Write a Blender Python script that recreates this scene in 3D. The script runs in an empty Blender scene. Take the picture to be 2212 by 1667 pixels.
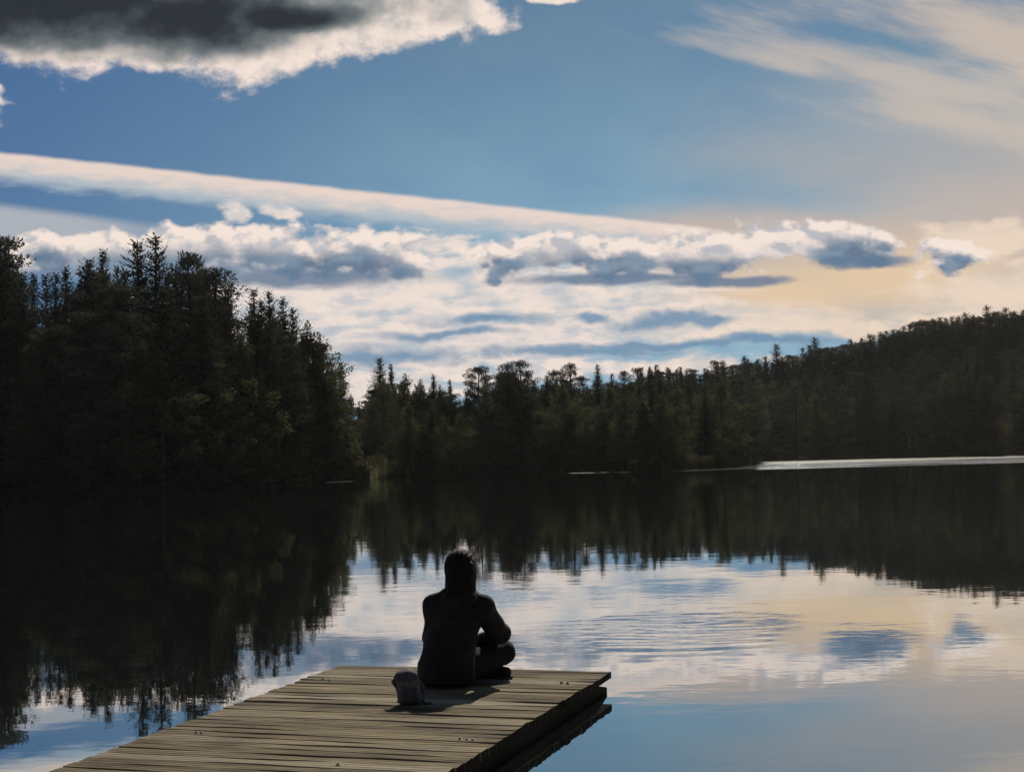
import bpy, bmesh, math, random
import numpy as np
from mathutils import Vector, Matrix

random.seed(7)
rng = np.random.default_rng(11)
R = math.radians
scene = bpy.context.scene
col = scene.collection

# ---------------------------------------------------------------- camera
CAM_H = 1.55          # lens height above the water (z = 0)
DECK_Z = 0.13         # top of the jetty
FPX = 3460.0          # focal length in photo pixels (photo seen as 2212 x 1667)
PITCH, ROLL = R(2.54), R(1.28)
cam_d = bpy.data.cameras.new('camera')
cam_d.sensor_width = 36.0
cam_d.lens = FPX / 2212.0 * 36.0
cam_d.clip_start, cam_d.clip_end = 0.1, 4000
cam = bpy.data.objects.new('camera', cam_d)
col.objects.link(cam)
fw = Vector((0, math.cos(PITCH), math.sin(PITCH)))
up0 = Vector((0, -math.sin(PITCH), math.cos(PITCH)))
rt0 = Vector((1, 0, 0))
rt = rt0 * math.cos(ROLL) - up0 * math.sin(ROLL)
up = rt0 * math.sin(ROLL) + up0 * math.cos(ROLL)
M = Matrix((rt, up, -fw)).transposed().to_4x4()
M.translation = (0, 0, CAM_H)
cam.matrix_world = M
scene.camera = cam


def ray(px, py):
    """direction of a photo pixel, scaled so that its y is 1"""
    v = fw + rt * ((px - 1106) / FPX) + up * ((833.5 - py) / FPX)
    return v / v.y


def at(px, py, y):
    """point seen at a photo pixel, y metres out"""
    v = ray(px, py)
    return Vector((v.x * y, y, CAM_H + v.z * y))


def on(px, py, z=0.0):
    """point on the level z seen at a photo pixel"""
    v = ray(px, py)
    t = (z - CAM_H) / v.z
    return Vector((v.x * t, t, z))


def lin(r, g, b):
    f = lambda c: (c / 255 / 12.92) if c <= 10 else ((c / 255 + .055) / 1.055) ** 2.4
    return (f(r), f(g), f(b), 1.0)


# ---------------------------------------------------------------- node helper
class NT:
    def __init__(self, tree):
        self.t = tree

    def n(self, kind, **kw):
        nd = self.t.nodes.new(kind)
        for k, v in kw.items():
            setattr(nd, k, v)
        return nd

    def put(self, sock, v):
        if isinstance(v, bpy.types.NodeSocket):
            self.t.links.new(v, sock)
        elif v is not None:
            sock.default_value = v

    def m(self, op, a, b=None, c=None, clamp=False):
        nd = self.n('ShaderNodeMath', operation=op, use_clamp=clamp)
        for s, v in zip(nd.inputs, (a, b, c)):
            self.put(s, v)
        return nd.outputs[0]

    def v(self, op, a, b=None, scale=None):
        nd = self.n('ShaderNodeVectorMath', operation=op)
        self.put(nd.inputs[0], a)
        if b is not None:
            self.put(nd.inputs[1], b)
        if scale is not None:
            self.put(nd.inputs['Scale'], scale)
        return nd.outputs['Value'] if op in ('LENGTH', 'DOT_PRODUCT') else nd.outputs['Vector']

    def ss(self, x, lo, hi, a=0.0, b=1.0):
        nd = self.n('ShaderNodeMapRange', interpolation_type='SMOOTHSTEP')
        for s, v in zip(nd.inputs, (x, lo, hi, a, b)):
            self.put(s, v)
        return nd.outputs[0]

    def noise(self, vec, scale, detail=4, rough=.5, lac=2.0, color=False):
        nd = self.n('ShaderNodeTexNoise')
        self.put(nd.inputs['Vector'], vec)
        nd.inputs['Scale'].default_value = scale
        nd.inputs['Detail'].default_value = detail
        nd.inputs['Roughness'].default_value = rough
        nd.inputs['Lacunarity'].default_value = lac
        return nd.outputs['Color' if color else 'Fac']

    def mix(self, f, a, b, mode='MIX'):
        nd = self.n('ShaderNodeMix', data_type='RGBA', blend_type=mode)
        self.put(nd.inputs[0], f)
        self.put(nd.inputs[6], a)
        self.put(nd.inputs[7], b)
        return nd.outputs[2]

    def xyz(self, x, y, z):
        nd = self.n('ShaderNodeCombineXYZ')
        for s, v in zip(nd.inputs, (x, y, z)):
            self.put(s, v)
        return nd.outputs[0]


# ---------------------------------------------------------------- sun and sky
SUN_AZ, SUN_EL = R(11), R(38)
sun_dir = Vector((math.sin(SUN_AZ) * math.cos(SUN_EL), math.cos(SUN_AZ) * math.cos(SUN_EL), math.sin(SUN_EL)))
sun_d = bpy.data.lights.new('sun', 'SUN')
sun_d.energy = 4.2
sun_d.angle = R(0.55)
sun_d.color = (1.0, 0.90, 0.74)
sun = bpy.data.objects.new('sun', sun_d)
sun.rotation_euler = sun_dir.to_track_quat('Z', 'Y').to_euler()
sun.location = (0, 0, 60)
col.objects.link(sun)

scene.view_settings.view_transform = 'Standard'
scene.view_settings.look = 'None'
scene.view_settings.exposure = 0.0
scene.view_settings.gamma = 1.0
scene.view_settings.use_curve_mapping = False

world = bpy.data.worlds.new('World')
scene.world = world
world.use_nodes = True
world.cycles.sampling_method = 'MANUAL'
world.cycles.sample_map_resolution = 512
wt = world.node_tree
wt.nodes.clear()
W = NT(wt)
SKY_STRENGTH = 0.05


def sky_chart(px, py):
    v = ray(px, py)
    return v.x, v.z


def build_sky():
    d = W.n('ShaderNodeTexCoord').outputs['Generated']
    sep = W.n('ShaderNodeSeparateXYZ')
    W.put(sep.inputs[0], d)
    dx, dy, dz = sep.outputs
    nish = W.n('ShaderNodeTexSky', sky_type='NISHITA')
    nish.sun_disc = False
    nish.sun_elevation = SUN_EL
    nish.sun_rotation = SUN_AZ
    nish.air_density = 1.0
    nish.dust_density = 0.6
    nish.ozone_density = 2.0
    # gnomonic chart of the northern sky: east = x/y, height = z/y
    yy = W.m('MAXIMUM', dy, 0.12)
    U = W.m('DIVIDE', dx, yy)
    V = W.m('DIVIDE', dz, yy)
    front = W.ss(dy, 0.25, 0.6)
    P0 = W.xyz(U, V, 0.0)
    K = 1.0 / FPX
    # domain warp shared by all clouds
    wcol = W.noise(W.v('MULTIPLY', P0, (1, 1.5, 1)), 20, 5, .56, color=True)
    wv = W.v('SUBTRACT', wcol, (.5, .5, .5))
    P = W.v('ADD', P0, W.v('MULTIPLY', wv, (.042, .020, 0)))
    Ps = W.v('ADD', P0, W.v('MULTIPLY', wv, (.012, .006, 0)))
    fb = W.m('SUBTRACT', W.noise(W.v('MULTIPLY', P0, (1, 1.35, 1)), 46, 7, .54), .5)
    fs = W.m('SUBTRACT', W.noise(W.v('MULTIPLY', P0, (1, 1.35, 1)), 46, 3, .50), .5)

    def field(ells, vec, ang=0.0):
        out = None
        if ang:
            ro = W.n('ShaderNodeVectorRotate', rotation_type='Z_AXIS')
            W.put(ro.inputs['Vector'], vec)
            ro.inputs['Angle'].default_value = ang
            vec = ro.outputs[0]
        for (x, y, rx, ry) in ells:
            u, v = sky_chart(x, y)
            u, v = u * math.cos(ang) - v * math.sin(ang), u * math.sin(ang) + v * math.cos(ang)
            q = W.v('MULTIPLY', W.v('SUBTRACT', vec, (u, v, 0)), (1 / (rx * K), 1 / (ry * K), 0))
            g = W.m('SUBTRACT', 1.0, W.v('LENGTH', q))
            out = g if out is None else W.m('SMOOTH_MAX', out, g, .18)
        return out

    def soft(ells, lo, hi, vec=P0, noise=None, amp=0.0):
        f = field(ells, vec)
        if noise is not None:
            f = W.m('MULTIPLY_ADD', noise, amp, f)
        return W.ss(f, lo, hi)

    # ---- clear air: Nishita blue, paler towards the horizon, a warm veil near the sun
    air = W.mix(1.0, nish.outputs[0], (*AIR_TINT, 1), 'MULTIPLY')
    low = W.ss(V, .06, .30, 1.0, 0.0)
    skyc = W.mix(W.m('MULTIPLY', low, W.ss(U, -.30, .02, .42, .84)), air, S(136, 178, 204))
    skyc = W.mix(W.m('MULTIPLY', W.ss(U, -.40, .0, 1.0, 0.0), .66), skyc, S(58, 98, 154))
    mot = W.noise(W.v('MULTIPLY', P0, (1, 1.8, 1)), 9, 4, .55)
    skyc = W.mix(W.ss(mot, .36, .66, 0.0, .22), skyc, S(70, 116, 164))
    # fine high veil thickening to the east
    st = W.noise(W.v('MULTIPLY', W.v('ADD', P0, W.v('MULTIPLY', wv, (.05, .02, 0))), (1, 4.2, 1)), 9, 5, .55)
    stm = W.m('SUBTRACT', st, .5)
    veil = soft([(2350, 470, 760, 300), (2000, 560, 700, 190), (1650, 520, 420, 110)], -.15, .75, P0, stm, .9)
    skyc = W.mix(W.m('MULTIPLY', veil, .86), skyc, S(200, 181, 168))
    warm = soft([(1930, 600, 420, 130), (1650, 640, 500, 110)], -.05, .9)
    skyc = W.mix(W.m('MULTIPLY', warm, .9), skyc, S(229, 200, 164))
    # cirrus streaks in the upper east
    rot = W.n('ShaderNodeVectorRotate', rotation_type='Z_AXIS')
    W.put(rot.inputs['Vector'], P0)
    rot.inputs['Angle'].default_value = R(16)
    cst = W.m('SUBTRACT', W.noise(W.v('MULTIPLY', rot.outputs[0], (1, 5, 1)), 9, 6, .58), .5)
    grey = soft([(2050, 270, 640, 190), (1750, 330, 420, 150)], -.1, .9, P0, stm, .7)
    skyc = W.mix(W.m('MULTIPLY', grey, .74), skyc, S(162, 167, 172))
    c1 = W.ss(W.m('MULTIPLY_ADD', cst, 2.4, field([(2180, 80, 480, 78), (1960, -10, 230, 30)], Ps, R(15))), -.35, .75)
    c2 = W.ss(W.m('MULTIPLY_ADD', cst, 3.2, field([(1960, 170, 400, 62), (2130, 260, 330, 56), (1720, 135, 180, 34)], Ps, R(13))), -.50, .85)
    skyc = W.mix(W.m('MULTIPLY', c2, .74), skyc, S(204, 190, 177))
    skyc = W.mix(W.m('MULTIPLY', c1, .80), skyc, S(212, 193, 176))
    # ---- old contrail: one sharp upper edge, ragged lower edge, fading out eastward
    u0, v0 = sky_chart(0, 325)
    u1, v1 = sky_chart(1640, 500)
    sl = (v1 - v0) / (u1 - u0)
    t = W.m('SUBTRACT', W.m('MULTIPLY_ADD', W.m('SUBTRACT', U, u0), sl, v0), V)   # depth below the edge
    t = W.m('DIVIDE', t, 76 * K)
    t = W.m('MULTIPLY_ADD', fb, .12, t)
    tr_n = W.noise(W.v('MULTIPLY', P0, (1, 3.6, 1)), 34, 7, .66)
    band = W.m('MULTIPLY', W.ss(t, -.02, .14), W.ss(W.m('MULTIPLY_ADD', W.m('SUBTRACT', tr_n, .5), .8, t), .62, 1.10, 1.0, 0.0))
    band = W.m('MULTIPLY', band, W.ss(U, u1 - .06, u1 + .02, 1.0, 0.0))
    bandc = W.mix(W.ss(W.m('MULTIPLY_ADD', W.m('SUBTRACT', tr_n, .5), -1.2, t), .15, .9), S(234, 214, 203), S(172, 186, 196))
    skyc = W.mix(W.m('MULTIPLY', band, .96), skyc, bandc)
    # second, dimmer trail under it on the west side
    ua, va = sky_chart(0, 436)
    ub, vb = sky_chart(430, 492)
    t2 = W.m('SUBTRACT', W.m('MULTIPLY_ADD', W.m('SUBTRACT', U, ua), (vb - va) / (ub - ua), va), V)
    b2 = W.m('MULTIPLY', W.m('MULTIPLY', W.ss(t2, -.0015, .006), W.ss(t2, .02, .05, 1.0, 0.0)), W.ss(U, ub - .08, ub + .02, 1.0, 0.0))
    skyc = W.mix(W.m('MULTIPLY', b2, .8), skyc, S(184, 186, 190))
    # ---- low bright bank down to the horizon
    hz = W.m('SUBTRACT', W.noise(W.v('MULTIPLY', P, (1, 4.5, 1)), 22, 7, .6), .5)
    bank = soft([(690, 690, 380, 130), (930, 650, 420, 130), (1010, 740, 420, 75), (1200, 650, 380, 95), (760, 560, 300, 60),
                 (1430, 690, 250, 52), (1560, 690, 200, 45), (1700, 694, 160, 30), (1850, 706, 80, 24),
                 (2160, 640, 190, 70), (2110, 520, 130, 46), (2060, 690, 150, 26),
                 (1330, 795, 380, 24), (1480, 790, 150, 24), (830, 850, 190, 44), (1010, 812, 320, 26), (560, 640, 160, 80), (511, 464, 32, 22), (604, 456, 40, 12), (-8, 218, 34, 46)],
                -.30, .42, P, W.m('MULTIPLY_ADD', fb, 1.0, W.m('MULTIPLY', hz, 1.5)), 1.0)
    relief = W.m('SUBTRACT', W.noise(W.v('MULTIPLY', W.v('ADD', P0, (.0035, .0055, 0)), (1, 1.35, 1)), 46, 3, .50), .5)
    rel = W.m('SUBTRACT', fs, relief)
    bankc = W.mix(W.ss(W.m('MULTIPLY_ADD', fs, .5, hz), -.20, .10), S(182, 190, 198), S(237, 221, 211))
    bankc = W.mix(W.ss(rel, -.13, .0, .22, 0.0), bankc, S(190, 194, 200))
    east = W.ss(U, sky_chart(1250, 600)[0], sky_chart(1900, 600)[0])
    bankc = W.mix(W.m('MULTIPLY', east, .75), bankc, S(232, 208, 184))
    skyc = W.mix(bank, skyc, bankc)
    gaps = soft([(1650, 737, 170, 9), (1420, 744, 300, 9), (1230, 756, 240, 12), (820, 768, 170, 22), (1285, 684, 50, 12), (1430, 690, 90, 17),
                 (1530, 697, 60, 13), (1060, 690, 120, 14), (960, 722, 150, 9)], -.6, .75, P, fb, 2.6)
    skyc = W.mix(W.m('MULTIPLY', gaps, .92), skyc, S(104, 141, 172))
    # ---- heaped clouds in a row
    cells = [(110, 545, 95, 46), (230, 535, 130, 42), (400, 525, 150, 48), (550, 528, 140, 56), (690, 548, 140, 55), (820, 545, 100, 62), (880, 562, 60, 44),
             (1085, 556, 72, 46), (1190, 548, 100, 46), (1340, 548, 130, 54), (1500, 545, 150, 62), (1680, 520, 110, 52), (1800, 524, 120, 50),
             (1880, 540, 80, 44), (2035, 556, 80, 42)]
    cum = W.m('MULTIPLY_ADD', fb, 2.0, field(cells, P))
    ca = W.ss(cum, -.08, .30)
    du = (-.0012, 24 * K, 0)
    P0u = W.v('ADD', P0, du)
    fbu = W.m('SUBTRACT', W.noise(W.v('MULTIPLY', P0u, (1, 1.35, 1)), 46, 5, .52), .5)
    above = W.m('MULTIPLY_ADD', fbu, 2.3, field(cells, W.v('ADD', P, du)))
    under = W.ss(above, .02, .62)
    heavy = W.ss(W.m('MULTIPLY_ADD', fs, 1.2, field([(90, 575, 90, 50), (300, 590, 190, 50), (500, 592, 250, 62), (720, 590, 220, 60), (1075, 590, 80, 50),
                 (1290, 590, 210, 58), (1520, 600, 260, 48), (1860, 560, 130, 60), (2045, 566, 80, 46)], P0)), -.25, .50)
    sh = W.m('MULTIPLY', under, heavy)
    base = W.ss(W.m('MULTIPLY_ADD', fs, 1.3, field([(640, 600, 270, 22), (440, 596, 130, 26), (1330, 602, 240, 13), (1560, 608, 180, 12), (1870, 566, 110, 16)], Ps)), -.35, .55)
    cc = W.mix(W.ss(rel, -.12, .05), S(186, 186, 192), S(244, 227, 216))
    cc = W.mix(W.ss(above, .0, .9, 0.0, .35), cc, S(176, 182, 190))
    cc = W.mix(W.m('MULTIPLY', sh, .95), cc, W.mix(W.ss(fs, -.14, .14), S(78, 104, 134), S(116, 140, 162)))
    skyc = W.mix(ca, skyc, cc)
    skyc = W.mix(W.m('MULTIPLY', base, .88), skyc, S(88, 116, 146))
    # ---- near cloud overhead in the west: bright fringe, black flat belly
    fbig = W.m('SUBTRACT', W.noise(W.v('MULTIPLY', P0, (1, 1.2, 1)), 24, 8, .61), .5)
    top = field([(120, 30, 460, 122), (520, 92, 170, 104), (740, 30, 300, 108), (980, 18, 125, 78), (340, 112, 160, 46), (1195, -4, 66, 16), (330, -120, 900, 150)], Ps)
    ta = W.ss(W.m('MULTIPLY_ADD', fbig, 1.9, top), -.08, .34)
    rel2 = W.m('SUBTRACT', fbig, W.m('SUBTRACT', W.noise(W.v('MULTIPLY', W.v('ADD', P0, (.004, .006, 0)), (1, 1.2, 1)), 24, 8, .61), .5))
    tc = W.mix(W.ss(rel2, -.16, .06), S(200, 194, 190), S(243, 225, 214))
    depth = W.m('MULTIPLY_ADD', fs, .9, top)
    tc = W.mix(W.ss(depth, .30, .95, 0.0, .6), tc, S(154, 158, 160))
    belly = field([(120, 6, 500, 92), (420, 36, 250, 74), (590, 40, 170, 34), (250, -110, 600, 160)], Ps)
    be = W.m('MULTIPLY_ADD', fs, .7, belly)
    tc = W.mix(W.ss(be, -.60, .10), tc, S(112, 120, 124))
    tc = W.mix(W.ss(be, -.22, .42), tc, W.mix(W.ss(W.m('MULTIPLY_ADD', fs, 1.6, belly), -.05, .75), S(70, 78, 83), S(36, 43, 52)))
    skyc = W.mix(W.m('MAXIMUM', ta, W.ss(belly, .02, .25)), skyc, tc)
    # ---- the rest of the dome: broken cloud over Nishita
    gn = W.noise(d, 3.0, 6, .6)
    gen = W.mix(W.m('MULTIPLY', W.ss(gn, .5, .62), .6), W.mix(1.0, nish.outputs[0], (.50, .55, .60, 1), 'MULTIPLY'), S(132, 132, 136))
    out = W.mix(W.m('MULTIPLY', front, W.ss(dz, .50, .72, 1.0, 0.0)), gen, skyc)
    bg = W.n('ShaderNodeBackground')
    W.put(bg.inputs[0], out)
    bg.inputs[1].default_value = SKY_STRENGTH
    wo = W.n('ShaderNodeOutputWorld')
    wt.links.new(bg.outputs[0], wo.inputs[0])


AIR_TINT = (0.40, 0.60, 0.70)


def S(r, g, b):
    """radiance of a cloud or of air, as the background's strength expects it"""
    c = lin(r, g, b)
    return (c[0] / SKY_STRENGTH, c[1] / SKY_STRENGTH, c[2] / SKY_STRENGTH, 1)


build_sky()


# ---------------------------------------------------------------- object helpers
def mesh_from(name, verts, faces, mats, midx=None, smooth=False, attr=None):
    me = bpy.data.meshes.new(name)
    verts = np.asarray(verts, dtype=np.float64)
    me.from_pydata(verts.tolist(), [], faces if isinstance(faces, list) else np.asarray(faces).tolist())
    for mt in (mats if isinstance(mats, (list, tuple)) else [mats]):
        me.materials.append(mt)
    if midx is not None:
        me.polygons.foreach_set('material_index', np.asarray(midx, dtype=np.int32))
    if smooth:
        me.polygons.foreach_set('use_smooth', np.ones(len(me.polygons), dtype=bool))
    if attr is not None:
        a = me.attributes.new('shade', 'FLOAT', 'FACE')
        a.data.foreach_set('value', np.asarray(attr, dtype=np.float32))
    me.update()
    return me


def link(name, me, parent=None, loc=(0, 0, 0)):
    o = bpy.data.objects.new(name, me)
    o.location = loc
    col.objects.link(o)
    if parent is not None:
        o.parent = parent
    return o


def tag(o, label=None, cat=None, group=None, kind=None):
    for k, v in (('label', label), ('category', cat), ('group', group), ('kind', kind)):
        if v:
            o[k] = v
    return o


def thing(name, label, cat, loc=(0, 0, 0), group=None):
    o = bpy.data.objects.new(name, None)
    o.empty_display_size = .2
    o.location = loc
    col.objects.link(o)
    return tag(o, label, cat, group)


class MB:
    """collects pieces of one mesh"""

    def __init__(self):
        self.v, self.f, self.a, self.n = [], [], [], 0

    def add(self, verts, faces, a=0.0):
        self.v.append(np.asarray(verts, float).reshape(-1, 3))
        self.f.extend([[i + self.n for i in fc] for fc in faces])
        self.a.extend([a] * len(faces))
        self.n += len(self.v[-1])

    def tube(self, pts, rad, sides=6, a=0.0):
        pts = [Vector(p) for p in pts]
        k = len(pts)
        ring = []
        for i, p in enumerate(pts):
            t = (pts[min(i + 1, k - 1)] - pts[max(i - 1, 0)]).normalized()
            ref = Vector((0, 0, 1)) if abs(t.z) < .9 else Vector((1, 0, 0))
            s = t.cross(ref).normalized()
            q = s.cross(t)
            r = rad[i] if isinstance(rad, (list, tuple)) else rad
            for j in range(sides):
                an = 2 * math.pi * j / sides
                ring.append(p + (s * math.cos(an) + q * math.sin(an)) * r)
        fs = []
        for i in range(k - 1):
            for j in range(sides):
                j2 = (j + 1) % sides
                fs.append([i * sides + j, i * sides + j2, (i + 1) * sides + j2, (i + 1) * sides + j])
        fs.append(list(range(sides))[::-1])
        fs.append([(k - 1) * sides + j for j in range(sides)])
        self.add([tuple(p) for p in ring], fs, a)

    def hexa(self, c8, a=0.0):
        self.add(c8, [[3, 2, 1, 0], [4, 5, 6, 7], [0, 1, 5, 4], [1, 2, 6, 5], [2, 3, 7, 6], [3, 0, 4, 7]], a)

    def mesh(self, name, mat, smooth=False):
        return mesh_from(name, np.concatenate(self.v), self.f, mat, smooth=smooth, attr=self.a)


# ---------------------------------------------------------------- materials
def mat(name):
    m = bpy.data.materials.new(name)
    m.use_nodes = True
    m.node_tree.nodes.clear()
    return m, NT(m.node_tree)


def finish(m, N, shader, disp=None):
    o = N.n('ShaderNodeOutputMaterial')
    N.t.links.new(shader, o.inputs['Surface'])
    return m


def simple_mat(name, c1, c2, scale=6, rough=.85, spec=.2, bump=.0, coords='Object', stretch=(1, 1, 1), sheen=0.0):
    m, N = mat(name)
    tc = N.n('ShaderNodeTexCoord').outputs[coords]
    vec = N.v('MULTIPLY', tc, stretch)
    nz = N.noise(vec, scale, 6, .6)
    b = N.n('ShaderNodeBsdfPrincipled')
    N.put(b.inputs['Base Color'], N.mix(N.ss(nz, .35, .65), (*c1, 1), (*c2, 1)))
    b.inputs['Roughness'].default_value = rough
    b.inputs['Specular IOR Level'].default_value = spec
    if sheen:
        b.inputs['Sheen Weight'].default_value = sheen
    if bump:
        bp = N.n('ShaderNodeBump')
        bp.inputs['Strength'].default_value = .6
        bp.inputs['Distance'].default_value = bump
        N.put(bp.inputs['Height'], N.noise(vec, scale * 4, 5, .6))
        N.put(b.inputs['Normal'], bp.outputs[0])
    return finish(m, N, b.outputs[0])


def leaf_mat(name, c1, c2, trans=.25, ctr=None):
    m, N = mat(name)
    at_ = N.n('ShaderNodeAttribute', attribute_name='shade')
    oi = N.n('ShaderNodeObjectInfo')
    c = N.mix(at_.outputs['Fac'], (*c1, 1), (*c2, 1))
    hs = N.n('ShaderNodeHueSaturation')
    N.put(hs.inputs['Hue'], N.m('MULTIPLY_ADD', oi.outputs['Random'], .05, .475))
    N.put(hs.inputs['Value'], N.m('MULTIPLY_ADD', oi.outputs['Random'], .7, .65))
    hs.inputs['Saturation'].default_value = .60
    N.put(hs.inputs['Color'], c)
    d = N.n('ShaderNodeBsdfDiffuse')
    t = N.n('ShaderNodeBsdfTranslucent')
    N.put(d.inputs[0], hs.outputs[0])
    N.put(t.inputs[0], N.mix(.5, hs.outputs[0], (*(ctr or c2), 1)))
    ms = N.n('ShaderNodeMixShader')
    ms.inputs[0].default_value = trans
    N.t.links.new(d.outputs[0], ms.inputs[1])
    N.t.links.new(t.outputs[0], ms.inputs[2])
    return finish(m, N, ms.outputs[0])


M_BARK = simple_mat('bark', (.030, .022, .016), (.060, .045, .034), 5, bump=.01, stretch=(3, 3, .6))
M_PINEBARK = simple_mat('pine_bark', (.035, .022, .015), (.065, .038, .024), 4, bump=.01, stretch=(3, 3, .6))
M_BIRCHBARK = simple_mat('birch_bark', (.11, .105, .095), (.03, .027, .024), 5, bump=.004, stretch=(1, 1, 3))
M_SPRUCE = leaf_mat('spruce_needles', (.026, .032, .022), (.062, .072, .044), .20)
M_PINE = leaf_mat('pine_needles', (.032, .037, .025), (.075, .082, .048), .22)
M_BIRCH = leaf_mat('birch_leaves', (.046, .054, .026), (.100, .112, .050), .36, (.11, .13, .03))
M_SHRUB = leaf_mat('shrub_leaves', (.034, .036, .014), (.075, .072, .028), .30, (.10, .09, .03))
M_REED = leaf_mat('reed_blades', (.050, .050, .020), (.105, .095, .040), .30)
M_GRASS = leaf_mat('grass_blades', (.080, .090, .032), (.160, .165, .060), .40)
M_GROUND = simple_mat('forest_floor', (.016, .015, .009), (.034, .032, .016), .7, rough=1.0, spec=0.0, bump=.05)


# ---------------------------------------------------------------- shoreline and terrain
# (photo column, photo row of the waterline) -> a shoreline point on the water
SHORE_PX = [(-1100, 1085), (-400, 1066), (0, 1058), (333, 1056), (500, 1049), (640, 1042), (755, 1037), (800, 1036), (850, 1029), (1000, 1026), (1106, 1021), (1250, 1019),
            (1340, 1018), (1430, 1017), (1540, 1012), (1600, 1007), (1622, 1004.5), (1636, 1001), (1644, 996), (1900, 990), (2212, 983.5), (2700, 976)]
sh_az, sh_d = [], []
for px_, py_ in SHORE_PX:
    p = on(px_, py_)
    sh_az.append(math.degrees(math.atan2(p.x, p.y)))
    sh_d.append(math.hypot(p.x, p.y))
sh_az = [-180, -125, -104, -90, -62, -45] + sh_az + [38, 60, 85, 100, 125, 180]
sh_d = [-6, -4, 6, 24, 60, 88] + sh_d + [190, 120, 24, 6, -4, -6]


def az_px(px):
    v = ray(px, 990)
    return math.degrees(math.atan2(v.x, v.y))


sl_az = [-180, -70] + [az_px(x) for x in (-400, 300, 650, 800, 850, 1200, 1450, 1640, 1800, 2000, 2212, 2700)] + [80, 180]
sl_sl = [.04, .08] + [.10, .10, .07, .06, .08, .12, .12, .12, .20, .28, .34, .36] + [.06, .04]
sl_mx = [2.0, 5.0] + [7.0, 7.0, 4.0, 2.2, 2.6, 4.6, 5.5, 7.0, 10.0, 14.0, 17.5, 20.0] + [3.0, 2.0]


MOUND = on(826, 1033)[:2]
MOUND = (MOUND[0], MOUND[1] + 5.0)


def ground_z(x, y):
    az = np.degrees(np.arctan2(x, y))
    d = np.hypot(x, y)
    t = d - np.interp(az, sh_az, sh_d)
    s, mx = np.interp(az, sl_az, sl_sl), np.interp(az, sl_az, sl_mx)
    bank = .10 + .22 * (1 - np.exp(-np.maximum(t, 0) / 1.5))
    land = bank + mx * (1 - np.exp(-np.maximum(t, 0) * s / mx))
    bed = np.maximum(-2.2, t * .22 - .02)
    wob = .12 * np.sin(x * .7 + 1.3) * np.sin(y * .53) * np.clip(t / 6, 0, 1)
    mound = 0.95 * np.exp(-(((x - MOUND[0]) / 4.6) ** 2 + ((y - MOUND[1]) / 6.0) ** 2))
    return np.where(t > 0, land + wob + mound * np.clip(t / 1.5, 0, 1), bed)


def polar_sheet(name, azs, ds, zf, material, smooth=True):
    A, D = np.meshgrid(np.radians(azs), ds, indexing='ij')
    X, Y = np.sin(A) * D, np.cos(A) * D
    Z = zf(X, Y)
    v = np.stack([X, Y, Z], -1).reshape(-1, 3)
    na, nd = len(azs), len(ds)
    i, j = np.meshgrid(np.arange(na - 1), np.arange(nd - 1), indexing='ij')
    b = i * nd + j
    f = np.stack([b, b + 1, b + nd + 1, b + nd], -1).reshape(-1, 4)
    return mesh_from(name, v, f, material, smooth=smooth)


azs = np.concatenate([np.arange(-180, -30, 3), np.arange(-30, 30, .25), np.arange(30, 181, 3)])
ds = np.concatenate([[0.01], np.arange(1, 30, 1.5), np.arange(30, 100, 6), np.arange(100, 400, 2.0), np.geomspace(400, 640, 8)])
tag(link('ground', polar_sheet('ground', azs, ds, ground_z, M_GROUND)), kind='structure')


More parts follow.
